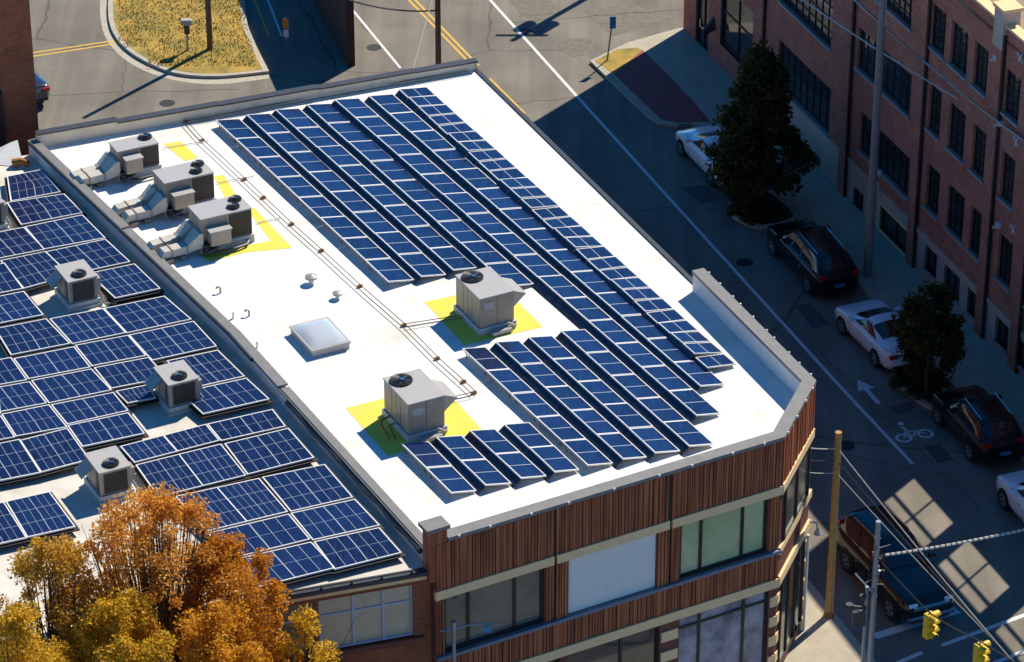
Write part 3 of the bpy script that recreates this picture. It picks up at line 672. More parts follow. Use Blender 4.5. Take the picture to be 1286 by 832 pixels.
# upper storeys above the entrance bay (out of frame) get windows too
holes=[w_[0] for w_ in wins]+[store,door,gar,gar2,gar3]
BZ=lev(RB,[(1156,300),(1240,368)],1)   # top of cream base
mb=MB(); mb.wallface(RB,0,jE,BZ,HT,[h for h in holes if h[3]>BZ]); mb.wallface(RB,jE,jX,BZ,7.3,[h for h in holes if h[3]>BZ and h[0]>jE]); build('wall',mb,'brick',rb)
mb=MB(); mb.wallface(RB,joints[0]+.0,jX,0,BZ,[h for h in holes if h[2]<BZ],d=0.0); build('base_wall',mb,'creamwall',rb)
mb=MB(); mb.wallface(RB,0,joints[0],0,BZ,[h for h in holes if h[2]<BZ]); build('wall',mb,'brick',rb)
mb=MB(); mb.wbox(RB,joints[0]+.05,jX,BZ-.06,BZ+.12,-.02,.06)
build('base_ledge',mb,'creamwall',rb)
DP=13.
c0=RB(0,0); c1=RB(jE,0); c1b=RB(jE-3.2,0,-4.4); c2=RB(jE-3.2,0,-DP); c3=RB(0,0,-DP)  # end cut oblique so sun reaches the added screen's openings
mb=MB(); E0=Wall((c0.x,c0.y),(c3.x,c3.y)); E0.n=-RB.t; E1=Wall((c1.x,c1.y),(c1b.x,c1b.y)); E1b=Wall((c1b.x,c1b.y),(c2.x,c2.y)); E1b.n=RB.t; E1.n=-E1.n if E1.n.dot(RB.t)<0 else E1.n; E2=Wall((c3.x,c3.y),(c2.x,c2.y)); E2.n=-RB.n
for e in (E0,E1,E1b,E2): mb.wallface(e,0,e.L,0,HT)
build('end_wall',mb,'brick',rb)
mb=MB(); mb.prism([xy(c0),xy(c1),xy(c1b),xy(c2),xy(c3)],HT-.6,HT-.45); build('gravel_roof',mb,'gravel',rb)
# wing kept low behind an unseen screen wall, added to shape the sunlight
cx=RB(jX,0); cy=RB(jX,0,-DP); mb=MB(); mb.prism([xy(c1),xy(cx),xy(cy),xy(c2),xy(c1b)],6.6,7.25); build('lowered_wing_roof',mb,'gravel',rb)
E3=Wall((cx.x,cx.y),(cy.x,cy.y)); E3.n=RB.t; mb=MB(); mb.wallface(E3,0,E3.L,0,7.2); build('end_wall',mb,'brick',rb)
oz=[(31.5,34.7,7.8,10.1),(35.6,38.8,7.8,10.1),(39.7,42.9,7.8,10.1),(43.8,47.0,7.8,10.1)]  # openings let sun through, standing in for window-reflected patches on the road
mb=MB(); mb.wallface(RB,jE,jX,7.3,15.4,oz,d=0,rev=.35); mb.wallface(RB,jE,jX,7.25,15.4,oz,d=-.35,rev=0); mb.wbox(RB,jE,jX,15.4,15.5,-.4,.05)
mb.face([RB(jE,HT,0),RB(jE,15.4,0),RB(jE,15.4,-.35),RB(jE,HT,-.35)]); build('added_light_screen',mb,'brick',rb)
for r in oz:
    mb=MB(); mb.wbox(RB,r[0]+1.55,r[0]+1.62,r[2],r[3],-.2,-.13); mb.wbox(RB,r[0],r[1],r[2]+1.45,r[2]+1.56,-.22,-.12); build('light_screen_bars',mb,'frame_dark',rb)
mb=MB(); mb.wbox(RB,0,jE,HT,HT+.09,-.34,.07); mb.wbox(E1,.3,E1.L,HT,HT+.09,-.3,.05); mb.wbox(E1b,.1,E1b.L,HT,HT+.09,-.3,.05); mb.wbox(E0,.3,DP,HT,HT+.09,-.3,.05); build('coping',mb,'band',rb)
mb=MB(); mb.wbox(RB,0,jE,HT-.5,HT,-.28,-.01); build('parapet',mb,'brick',rb)
for q in joints+[jE-.2]:
    mb=MB(); mb.wbox(RB,q-.62,q-.08,0,HT-.9,.0,.13); build('pilaster',mb,'brick',rb)
    mb=MB(); mb.tube([RB(q,HT-.3,.08),RB(q,.1,.08)],.055,8); build('downspout',mb,'black',rb)
q=joints[3]
mb=MB(); mb.wbox(RB,q-.75,q-.05,HT-.9,HT+.55,-.5,.16); build('pier',mb,'creamwall',rb)
mb=MB(); mb.wbox(RB,q-.82,q+.02,HT+.55,HT+.68,-.58,.22); build('pier_cap',mb,'band',rb)
random.seed(11)
for r,c,n_ in wins:
    o=window(rb,RB,r,c,n_,'frame_dark','glass',bars=.018,fw=.04,thick=.05,d=-.16)
    mb=MB(); mb.wbox(RB,r[0]-.08,r[1]+.08,r[2]-.1,r[2]-.005,-.1,.09); build('sill',mb,'stone_sill',o)
o=window(rb,RB,store,2,2,'frame_dark','glass',bars=.03,fw=.07,rowpos=[.55])
o=window(rb,RB,door,2,1,'frame_dark','glass',name='door',bars=.05,rowpos=[.3],fw=.09)
mb=MB(); mb.wbox(RB,door[0]+.45,door[0]+.5,1.0,1.4,-.1,.0); build('handle',mb,'chrome',o)
for r in (gar,gar2,gar3): window(rb,RB,r,2,1,'frame_dark','glass',bars=.03)
mb=MB(); mb.wbox(RB,gar[0]-.12,gar[1]+.12,gar[3],gar[3]+.14,-.02,.04);mb.wbox(RB,gar[0]-.12,gar[0],gar[2],gar[3],-.02,.04); mb.wbox(RB,gar[0]-.12,gar[1]+.12,gar[2]-.12,gar[2],-.02,.04); build('opening_surround',mb,'band',rb)
s_,z_=RB.hit(896,34); mb=MB()
for k in range(7):
    a=math.pi*k/7; b=math.pi*(k+1)/7
    mb.face([RB(s_+math.cos(a)*.25,z_+math.sin(a)*.5,0),RB(s_+math.cos(b)*.25,z_+math.sin(b)*.5,0),RB(s_+math.cos(b)*.12,z_-.3+math.sin(b)*.3,.4),RB(s_+math.cos(a)*.12,z_-.3+math.sin(a)*.3,.4)])
build('wall_lantern',mb,'black',rb)
for px in ((1258,155),(1256,283),(1103,233),(1107,218),(1253,73)):
    s_,z_=RB.hit(*px); mb=MB(); mb.wbox(RB,s_-.09,s_+.09,z_-.09,z_+.12,.0,.14); mb.tube([RB(s_,z_,.1),RB(s_,z_-.05,.3)],.05,8); build('wall_lamp',mb,'white_paint',rb)
for px in ((1277,178),(1273,288),(1282,72)):
    s_,z_=RB.hit(*px); mb=MB(); mb.tube([RB(s_-.2,z_+.1,.02),RB(s_+.2,z_-.12,.03)],.035,6); mb.tube([RB(s_+.1,z_+.16,.02),RB(s_-.05,z_-.18,.03)],.03,6); build('tie_plate',mb,'white_paint',rb)

# ============================================================ DARK WALL at top
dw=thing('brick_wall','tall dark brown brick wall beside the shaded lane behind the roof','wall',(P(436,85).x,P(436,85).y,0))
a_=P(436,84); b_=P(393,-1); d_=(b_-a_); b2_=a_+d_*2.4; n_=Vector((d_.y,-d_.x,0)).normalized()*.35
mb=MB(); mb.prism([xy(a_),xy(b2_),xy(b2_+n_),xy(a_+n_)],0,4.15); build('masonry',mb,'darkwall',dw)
mb=MB(); e_=d_.normalized()*.05; mb.prism([xy(a_-n_*.15-e_),xy(b2_-n_*.15),xy(b2_+n_*1.15),xy(a_+n_*1.15-e_)],4.15,4.23,bottom=True); build('coping',mb,'coping',dw)
#@@PART2
# ============================================================ SOLAR PANELS
def panel(quad,cellm,label,group,fw=.030,th=.045,legs=None,defl=None,zr=ZR,high='L',cat='solar panel'):
    """quad: four world corners TL,TR,BR,BL (back-left first); frame, cells and its own supports"""
    tl,tr,br,bl=[Vector(q) for q in quad]; c=(tl+tr+br+bl)/4
    rz=math.atan2((tr-tl).y,(tr-tl).x); t=thing('solar_panel',label,cat,(c.x,c.y,zr),rz,group)
    n=(tr-tl).cross(bl-tl).normalized(); n=n if n.z>0 else -n
    def pt(u,v,h=0): return tl*(1-u)*(1-v)+tr*u*(1-v)+br*u*v+bl*(1-u)*v+n*h
    lu=(tr-tl).length; lv=(bl-tl).length; a=fw/lu; b=fw/lv
    mb=MB()
    for (u0,u1,v0,v1) in ((0,1,0,b),(0,1,1-b,1),(0,a,b,1-b),(1-a,1,b,1-b)):
        q=[(u0,v0),(u0,v1),(u1,v1),(u1,v0)]; mb.face([pt(x,y) for x,y in q])
    for (p,q) in (((0,0),(1,0)),((1,0),(1,1)),((1,1),(0,1)),((0,1),(0,0))):
        mb.face([pt(*p),pt(*q),pt(*q,-th),pt(*p,-th)])
    mb.face([pt(0,0,-th),pt(1,0,-th),pt(1,1,-th),pt(0,1,-th)]); build('frame',mb,'panelframe',t)
    mb=MB(); q=[(a,b),(a,1-b),(1-a,1-b),(1-a,b)]; mb.face([pt(x,y,-.004) for x,y in q],[(0,1),(0,0),(1,0),(1,1)]); build('cell_sheet',mb,cellm,t)
    mb=MB()
    for u,v in ((.08,.12),(.92,.12),(.92,.88),(.08,.88)):
        p=pt(u,v,-th); mb.tube([(p.x,p.y,zr),(p.x,p.y,p.z)],.02,5)
    for v in (.12,.88): mb.tube([pt(.0,v,-th-.02),pt(1,v,-th-.02)],.018,4)
    build('support',mb,'rack',t)
    if zr==ZL:  # oversize dark plate stands for the shade in the gaps between panels
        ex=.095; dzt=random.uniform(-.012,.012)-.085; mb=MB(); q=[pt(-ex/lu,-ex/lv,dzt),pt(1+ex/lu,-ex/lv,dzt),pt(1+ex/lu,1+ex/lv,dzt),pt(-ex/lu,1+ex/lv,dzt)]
        mb.face(q); mb.face([v-Vector((0,0,.03)) for v in q[::-1]]); build('gap_shade_plate',mb,'joint',t)
    if defl:
        x=(tl-tr); x.z=0; x.normalize(); mb=MB(); p0,p1=pt(0,0,-th),pt(0,1,-th); q0=p0+x*defl; q1=p1+x*defl; q0.z=q1.z=zr+.04
        mb.face([p0,p1,q1,q0]); mb.face([q0,q1,q1+x*.02-Vector((0,0,.03)),q0+x*.02-Vector((0,0,.03))]); build('wind_deflector',mb,'deflector',t)
    return t
HH,HL=.28,.10
rows=[ # name, L start, R start, L end, R end, count, deflector
 ('first long row from the left',(270.3,150.5),(297,149.5),(488,354),(517,352.5),8,None),
 ('second long row from the left',(309.6,144),(335.5,143),(529,347),(557,345.5),8,.24),
 ('third long row from the left',(345.5,137.3),(372,136.5),(569.4,339),(596,337),8,.24),
 ('fourth long row from the left',(385,131.3),(411.5,130.5),(639,359.5),(667,357.5),9,.24),
 ('fifth long row from the left',(420,125),(447,124),(875,522),(902,520.3),15,.24),
 ('sixth long row from the left',(463,120),(489.6,118.5),(880,484.6),(907,483),14,.24),
 ('first row of the front block',(580.5,437.8),(606,436.4),(738.5,584.6),(766.5,582.7),5,None),
 ('second row of the front block',(622.4,429.6),(648,428.5),(782.7,576.5),(809,575),5,.24),
 ('third row of the front block',(663.5,423),(689.5,422),(823,568.5),(851,567),5,.24),
 ('fourth row of the front block',(704.6,415.5),(731,414.3),(866,560.6),(893.5,558.8),5,.24),
 ('first short row by the facade',(504,557),(534,555),(567,619),(595,617),2,None),
 ('second short row by the facade',(547.6,548.9),(576,547.6),(610,609.5),(639,608),2,.24),
 ('third short row by the facade',(589.8,540.8),(618,539.6),(654.7,601),(683,599),2,.24),
 ('fourth short row by the facade',(633,532.7),(661,531),(696.8,593),(724,591),2,.24)]
def jit(a): return random.uniform(-a,a)
random.seed(21)
for name,ls,rs,le,re_,n,df in rows:
    A0,A1=P(*ls,ZR+HH),P(*le,ZR+HH); B0,B1=P(rs[0]+3.6,rs[1]-.7,ZR+HL),P(re_[0]+3.6,re_[1]-.7,ZR+HL)
    for k in range(n):
        u0,u1=(k+.004)/n,(k+.992)/n
        q=[A0.lerp(A1,u0),B0.lerp(B1,u0),B0.lerp(B1,u1),A0.lerp(A1,u1)]; dz=jit(.012)
        q=[p+Vector((0,0,dz)) for p in q]
        where='only back' if n==1 else ORD[k+1]
        lab=f'{where} split blue panel from the back, {name}' if k<n-1 else f'nearest split blue panel at the front end of the {name}'
        panel(q,'cellA',lab,'tilted solar panels in rows on the white roof',defl=df)
# the right-most array: small panels close together, slightly uneven
A0,A1=P(501,112.5,ZR+.26),P(889,461.5,ZR+.26); B0,B1=P(536,109.5,ZR+.12),P(925,458,ZR+.12)
n=28
for k in range(n):
    u0,u1=(k+.015)/n,(k+.96)/n; w=.05*math.sin(k*1.3); 
    q=[A0.lerp(A1,u0),B0.lerp(B1,u0),B0.lerp(B1,u1),A0.lerp(A1,u1)]
    q[0]=q[0]+Vector((0,0,w+jit(.02))); q[3]=q[3]+Vector((0,0,w+jit(.02))); q[1].z+=jit(.015); q[2].z+=jit(.015)
    # keep the module flat
    q[3]=q[0]+(q[2]-q[1])
    lab=f'{ORD[k+1]} narrow panel from the back in the uneven row nearest the street' if k<n-1 else 'narrow panel closing the front end of the uneven row nearest the street'
    panel(q,'cellD',lab,'narrow solar panels in the row nearest the street',fw=.026,defl=.2)
# big panels on the left roof, photo corners back-left, back-right, front-right, front-left
LP=[ # column (from the gutter), row
 (1,1,'C',(10,222),(51,213.6),(75.5,240.5),(14,252)),(1,2,'C',(10,254.5),(79.6,244),(102.7,267),(27.4,281.5)),(1,3,'C',(32.5,285),(102.7,270.4),(131,298.6),(55.6,312.3)),
 (1,4,'C',(58,316.5),(131.7,301),(162,328.5),(88,344)),(1,5,'C',(113,343.5),(168.5,332),(200,362),(145,373.5)),(1,6,'C',(131.7,387.6),(205.6,372.5),(239,400.7),(160,417.5)),
 (1,7,'C',(163.4,421),(242.4,404),(270.6,434.5),(191.6,451.8)),(1,8,'C',(211,453.5),(273,440.5),(305.7,472.2),(244,486)),(1,9,'B',(228,493),(308.5,475.6),(336.6,501),(256,519)),
 (2,3,'C',(-42,300),(29,286),(54.8,313),(-17,327)),(2,4,'C',(1.7,327.5),(57,316.5),(87,345.5),(30,361.5)),(2,5,'C',(-45,381),(29,366.5),(53,395),(-20,409)),
 (2,6,'C',(64,400.6),(129,388.2),(156.6,417.5),(91.5,431)),(2,7,'B',(95.8,433.8),(160,421.7),(182,446.3),(116.3,458.8)),(2,8,'B',(119.8,462),(186,449.5),(208,474),(140.4,487)),(2,9,'B',(147,491.5),(184,484),(194,499),(161,505.5)),
 (3,4,'C',(-68,345),(5,331),(27.6,362),(-45,376)),(3,6,'C',(-5,413),(57.3,401),(86.5,431),(14.5,445)),(3,7,'B',(18.8,450.5),(92,436),(112,461),(37,475)),(3,8,'B',(41,478),(113.8,464),(138.6,489.6),(62.5,505.5)),
 (3,9,'B',(65.9,508.4),(141.3,493.5),(159.5,515.5),(85.5,532)),(3,10,'B',(86.4,534.5),(160,519),(180,544),(104.5,560)),
 (4,7,'B',(-60,463),(12.8,449.5),(32.5,476.8),(-38,489)),(4,8,'B',(-35,492.5),(36,480),(57,506),(-13,519)),(4,9,'B',(3.4,520.4),(60.5,509),(83,536),(20.8,547)),(4,10,'C',(26.5,553.5),(84,538.5),(111,576.5),(52,592)),
 (5,9,'B',(-69,536),(0,523),(17,548.6),(-50,561)),(5,10,'C',(-48,567),(23.5,552.5),(49.7,592.8),(-22,607)),(5,8,'B',(-92,507),(-3,492),(-1,519),(-75,533)),
 (6,1,'C',(8.7,630.3),(61.6,618.4),(93,660.6),(34.6,673.6)),(6,2,'C',(-50,643),(4.3,631.4),(32,674.6),(-24,687)),
 (7,1,'B',(152.7,560.6),(205,547.3),(222,566.5),(170,580)),(7,2,'B',(206,547),(257.6,533.5),(273.8,553),(223,566.2)),(7,3,'B',(262,532.5),(341,514.6),(357,535.3),(279,552.8)),
 (7,4,'C',(172,584.4),(224.5,571.3),(254,609.5),(199.2,623.3)),(7,5,'C',(225.5,571),(277,558.4),(307.4,596.3),(255,609.2)),(7,6,'C',(283.6,557.3),(361.4,538.6),(392.8,574.3),(311.7,594.8)),
 (8,1,'C',(221.7,623.8),(272.5,613),(309,654.3),(259.7,666.2)),(8,2,'C',(273.5,612.8),(325,601.6),(360,642),(310,654)),(8,3,'C',(331,599.5),(407,584),(441.6,624),(365.9,641.4)),
 (8,4,'B',(263,669.5),(361.4,646.3),(387.6,677),(290,701)),(8,5,'B',(366.8,644.7),(444.9,627.7),(475.2,659.4),(393.8,677.4)),(8,6,'B',(292,703.6),(389.7,681.4),(418.9,713),(322,737)),(8,7,'B',(396,680.6),(475.2,663.4),(502.3,693.8),(421,714))]
ZPn=ZL+.30
names={1:'column beside the blue-shaded gutter',2:'second column from the gutter',3:'third column from the gutter',4:'fourth column from the gutter',5:'far left column cut by the picture edge'}
g6={1:'lone large panel on bare roof left of the autumn tree top',2:'large panel left of the lone panel, cut by the picture edge'}
g7={1:'low panel, left of the back strip in the middle array',2:'low panel, centre of the back strip in the middle array',3:'low panel, right end of the back strip in the middle array',4:'tall panel, left corner of the middle array beside the condenser',5:'tall panel in the centre of the middle array front line',6:'wide tall panel, right end of the middle array front line'}
g8={1:'back left panel of the front array, directly above the tree crown',2:'back centre panel of the front array',3:'back right corner panel of the front array',4:'middle left panel of the front array, touched by orange leaves',5:'middle right panel of the front array beside the gutter',6:'front left panel of the front array, half behind orange leaves',7:'front right corner panel above the window eaves'}
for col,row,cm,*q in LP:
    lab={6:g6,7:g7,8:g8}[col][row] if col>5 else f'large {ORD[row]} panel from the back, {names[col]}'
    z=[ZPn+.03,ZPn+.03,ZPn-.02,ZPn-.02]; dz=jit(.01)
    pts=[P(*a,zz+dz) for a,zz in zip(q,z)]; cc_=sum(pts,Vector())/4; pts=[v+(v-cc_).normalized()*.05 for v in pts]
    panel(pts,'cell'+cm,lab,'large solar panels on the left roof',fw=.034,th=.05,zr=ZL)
# dark strips put in to stand for the shade in the wide gaps
for px in ([(133,372),(203,365),(206,372),(138,386)],[(146,553),(180,545),(184,549),(152,559)]): 
    mb=MB(); mb.prism([xy(P(*a,ZL)) for a in px],ZL,ZL+.06); tray=build('gap_shade_strip',mb,'darkcoping',label='dark strip standing for shade in the wide gap behind the '+('upper condenser panels' if px[0][1]<400 else 'middle condenser'),cat='shade strip',group='gap shade strips on the left roof')

# ============================================================ ROOFTOP UNITS
RZ=math.atan2(.453,.891)
def lbox(mb,x0,x1,y0,y1,z0,z1): return mb.box((x0,y0,z0),(x1,y1,z1))
def fan(t,x,y,z,r):
    mb=lmb(); mb.cyl((x,y,z),r,.05,24); f=build('fan_housing',mb,'black',t); 
    mb=lmb(); mb.cyl((x,y,z+.05),r*.92,.004,24); build('fan_disc',mb,'fan',f)
    mb=lmb()
    for k in range(5):
        a=k*1.257; mb.face([(x+math.cos(a)*r*.15,y+math.sin(a)*r*.15,z+.058),(x+math.cos(a+.25)*r*.85,y+math.sin(a+.25)*r*.85,z+.058),(x+math.cos(a+.75)*r*.8,y+math.sin(a+.75)*r*.8,z+.075)])
    build('fan_blade',mb,'darkcoping',f)
    mb=lmb(); mb.cyl((x+.02,y-.02,z+.06),r*.2,.03,16); build('fan_hub',mb,'chrome',f)
    mb=lmb()
    for k in range(6):
        rr=r*(.3+.13*k); pts=[(x+math.cos(q*.4488)*rr,y+math.sin(q*.4488)*rr,z+.085) for q in range(15)]; mb.tube(pts,.006,3,False)
    build('fan_guard',mb,'black',f)
def unit(px,z0,la,lb,h,label,ch=.22,fans=(),hood=False,group=None,small=False,name='air_conditioner'):
    """px: photo pixel of the near corner where the kerb meets the roof; la length along the street, lb across"""
    c=P(*px,z0); t=thing(name,label,'air conditioner',c,RZ,group)
    mb=lmb(); lbox(mb,-.06,lb+.06,-.06,la+.06,0,ch); build('curb',mb,'curb',t)
    mb=lmb(); lbox(mb,0,lb,0,la,ch,ch+h); build('cabinet',mb,'cab_side',t,bevel=.012)
    mb=lmb(); lbox(mb,-.03,lb+.03,-.03,la+.03,ch+h,ch+h+.04); build('top_panel',mb,'cab_top',t,bevel=.01)
    for q in (.33,.68):
        mb=lmb(); lbox(mb,-.005,.0,la*q-.008,la*q+.008,ch+.03,ch+h-.02); build('panel_seam',mb,'black',t)
    mb=lmb(); lbox(mb,lb*.5-.007,lb*.5+.007,-.005,0,ch+.03,ch+h-.02); build('panel_seam',mb,'black',t)
    for fx,fy,fr in fans: fan(t,fx*lb,fy*la,ch+h+.04,fr)
    return t,ch,h
# two packaged units with hoods by the pipe
def packaged(px,label,extra):
    t,ch,h=unit(px,ZR,1.75,1.22,1.05,label,fans=((.33,.77,.36),),ch=.24,group='packaged rooftop units on painted pads')
    mb=lmb(); x=1.24
    v=[(x,.25,ch+.25),(x,1.3,ch+.25),(x,1.3,ch+.95),(x,.25,ch+.95),(x+.55,.25,ch+.72),(x+.55,1.3,ch+.72),(x+.0,1.3,ch+.95)]
    A,B,C_,D_,E_,F_=v[0],v[1],v[2],v[3],v[4],v[5]
    mb.face([D_,E_,F_,C_]); mb.face([A,B,F_,E_][::-1]); mb.face([A,E_,D_]); mb.face([B,C_,F_]); build('intake_hood',mb,'metal',t)
    mb=lmb(); lbox(mb,-.012,0,.88,.9,ch+.05,ch+1.0); lbox(mb,-.014,0,.3,.34,ch+.4,ch+.55); lbox(mb,.15,.5,-.012,0,ch+.62,ch+.88); build('access_panel',mb,'cab_top',t)
    mb=lmb(); lbox(mb,.3,1.0,-.34,-.06,.04,.16); mb.tube([(.9,-.1,.3),(1.1,-.2,.2),(1.25,-.1,.12),(1.3,.3,.1)],.03); build('drain_pipe',mb,'metal',t)
    if extra:
        mb=lmb(); mb.tube([(-.1,1.1,.35),(-.45,1.0,.35),(-.55,.8,.3),(-.5,.3,.1)],.035); mb.tube([(-.1,.8,.25),(-.3,.75,.25),(-.35,.2,.08)],.03); build('gas_line',mb,'rust',t)
    return t
packaged((603,421),'square grey rooftop unit with a hood on the yellow pad beside the panel rows',0)
packaged((513.5,555),'front grey rooftop unit with a hood on the yellow pad nearest the facade',1)
# three twin-duct units at the back left
def ducted(px,la,lb,h,label,fans,ch=.3):
    t,ch,h=unit(px,ZR,la,lb,h,label,ch=ch,fans=fans,group='ducted rooftop units by the back parapet')
    mb=lmb(); lbox(mb,lb*.55,lb+.004,-.006,.0,ch+.04,ch+h-.03); build('coil_grille',mb,'louvre',t)
    mb=lmb(); lbox(mb,lb*.10,lb*.50,-.42,-.03,ch+.1,ch+.62); build('control_box',mb,'cab_side',t,bevel=.01)
    mb=lmb(); lbox(mb,lb*.08,lb*.52,-.45,-.01,ch+.62,ch+.65); build('control_box_lid',mb,'cab_top',t)
    for y0,wd,zt,ln,off_ in ((-.10,.40,.66,1.38,0),(la-.40,.38,.62,1.5,.15)):
        mb=lmb()
        def sec(x,y,w,z0_,z1_): return [(x,y,z0_),(x,y+w,z0_),(x,y+w,z1_),(x,y,z1_)]
        ss=[sec(0,y0-.06,wd+.16,ch+.0,zt+.14),sec(-.12,y0-.06,wd+.16,ch+.0,zt+.14),sec(-.55,y0,wd,.16,zt-.22),sec(-ln,y0-off_*.5,wd,.16,zt-.25),sec(-ln-.12,y0-off_*.5,wd,.02,zt-.40)]
        for a,b in zip(ss,ss[1:]):
            for k in range(4): mb.face([a[k],a[(k+1)%4],b[(k+1)%4],b[k]])
        mb.face(ss[-1]); d=build('duct',mb,'duct',t)
        for x,(yy,w,z0_,z1_) in ((-.56,(y0,wd,.16,zt-.22)),(-1.1,(y0-off_*.25,wd,.16,zt-.23))):
            mb=lmb(); lbox(mb,x-.02,x+.02,yy-.025,yy+w+.025,z0_-.02,z1_+.02); build('duct_flange',mb,'cab_side',d)
    mb=lmb(); mb.tube([(.2,-.2,.12),(.5,-.45,.14),(1.1,-.4,.12),(1.5,-.3,.1),(1.7,-.05,.12)],.05); mb.tube([(.0,-.3,.1),(.25,-.42,.25),(.45,-.3,.32)],.07); build('pipework',mb,'darkcoping',t)
    mb=lmb(); lbox(mb,-.02,.3,-.3,-.08,.1,.4); mb.cyl((.1,-.34,.2),.13,.06,14,axis='y'); build('blower_box',mb,'black',t)
    mb=lmb(); lbox(mb,-1.4,-1.1,-.25,la+.1,.0,.14); lbox(mb,-.85,-.65,-.2,la+.1,.0,.14); build('duct_sleeper',mb,'rack',t)
    return t
ducted((150,227),.80,1.50,.80,'smallest ducted rooftop unit with one fan nearest the back parapet',((.83,.72,.24),),.28)
ducted((209,272),1.05,1.78,.95,'middle twin-fan rooftop unit with silver ducts to the gutter side',((.86,.73,.22),(.72,.30,.22)),.28)
ducted((254,318),1.05,1.82,.95,'front twin-fan rooftop unit with silver ducts and stained grille',((.86,.73,.22),(.72,.30,.22)),.28)
# condensers standing among the left roof panels
def condenser(px,label):
    t,ch,h=unit(px,ZL,1.22,.98,.78,label,ch=.26,fans=((.5,.27,.25),),group='condenser units on the left roof')
    mb=lmb(); lbox(mb,.12,.86,-.012,0,ch+.05,ch+.72); lbox(mb,-.012,0,.15,.3,ch+.05,ch+.72); build('louvre_panel',mb,'louvre',t)
    mb=lmb(); lbox(mb,.0,.03,-.016,.0,ch,ch+.78); lbox(mb,.95,.98,-.016,0,ch,ch+.78); build('corner_post',mb,'cab_top',t)
    mb=lmb(); mb.face([(-.02,.55,ch+.72),(-.02,1.15,ch+.72),(-.38,1.15,ch+.42),(-.38,.55,ch+.42)]); mb.face([(-.02,.55,ch+.69),(-.38,.55,ch+.39),(-.38,1.15,ch+.39),(-.02,1.15,ch+.69)]); build('side_hood',mb,'metal',t)
    mb=lmb(); lbox(mb,1.0,1.14,.1,.45,ch+.25,ch+.65); mb.tube([(1.05,.2,ch+.2),(1.15,0,.25),(1.1,-.2,.1),(1.5,-.3,.08)],.03); build('disconnect_box',mb,'metal',t)
    mb=lmb(); lbox(mb,-.1,1.08,-.12,-.06,.0,.1); build('base_flashing',mb,'curb',t)
    return t
condenser((88.5,391),'upper left condenser box with dark louvres among the blue panels')
condenser((214,521.5),'condenser box with a blue shaded curb in the middle of the left panels')
condenser((127.5,633),'condenser box just behind the top of the autumn tree')
condenser((-27,297),'condenser box half cut off by the left edge of the picture')
# skylight
c=P(393,450,ZR); sk=thing('skylight','low domed square skylight on the bare white roof','skylight',c,RZ)
mb=lmb(); lbox(mb,0,1.28,0,1.72,0,.22); build('curb',mb,'cab_top',sk)
mb=lmb(); lbox(mb,-.04,1.32,-.04,1.76,.22,.28); build('frame',mb,'cab_top',sk)
mb=lmb()
N=8
def dz(u,v): return .285+.13*(1-(2*u-1)**4)*(1-(2*v-1)**4)
for i in range(N):
    for j in range(N):
        mb.face([(.03+1.22*u,.03+1.66*v,dz(u,v)) for u,v in ((i/N,j/N),((i+1)/N,j/N),((i+1)/N,(j+1)/N),(i/N,(j+1)/N))],smooth=True)
build('dome',mb,'skydome',sk,weld=True)
# roof vents
for (x,y,kind,lab) in ((391,356,'m','mushroom vent with a grey cap between ducts and skylight'),(424,375,'m2','smaller mushroom vent right of the capped one near the skylight'),(277,368,'g','small gooseneck vent nearest the third ducted unit'),(313,397,'g','gooseneck vent standing off the gutter roll'),(293,400,'s','stub pipe beside the gutter roll left of a gooseneck'),(323,437,'s','stub pipe left of the skylight at the roof edge'),(38,702,'g','bent pipe vent on the bare roof left of the tree')):
    z=ZR if x>60 else ZL; p=P(x,y,z); t=thing('roof_vent',lab,'vent',p,0,'small vents on the roofs')
    if kind[0]=='m':
        k=.8 if kind=='m2' else 1.
        mb=lmb(); mb.cyl((0,0,0),.09*k,.22*k,14); build('pipe',mb,'whitepipe',t); mb=lmb(); mb.cyl((0,0,.2*k),.21*k,.07*k,18); mb.cyl((0,0,.27*k),.21*k,.06*k,18,r2=.05); build('cap',mb,'metal',t)
    elif kind=='g':
        mb=lmb(); mb.tube([(0,0,0),(0,0,.16),(-.03,-.0,.21),(-.08,0,.23),(-.12,0,.20),(-.13,0,.16)],.036); build('pipe',mb,'metal',t)
    else:
        mb=lmb(); mb.cyl((0,0,0),.045,.24,10); build('pipe',mb,'whitepipe',t)
# debris on the left roof at the back
p=P(27,210,ZL); t=thing('equipment_cover','small brown weathered cover on a pale tarp behind the left panels','roof cover',p,0)
mb=lmb(); mb.face([(-1.1,.2,.02),(.1,-.1,.02),(-.25,1.2,.45),(-.5,1.1,.4)]); mb.face([(-1.1,.2,.02),(-.5,1.1,.4),(-1.3,1.0,.02)]); build('tarp',mb,'white_wall',t)
mb=lmb(); mb.tube([(-.3,.0,.15),(0,.02,.22),(.3,0,.12)],.16,9,r2=.1); build('cover',mb,'rust',t)

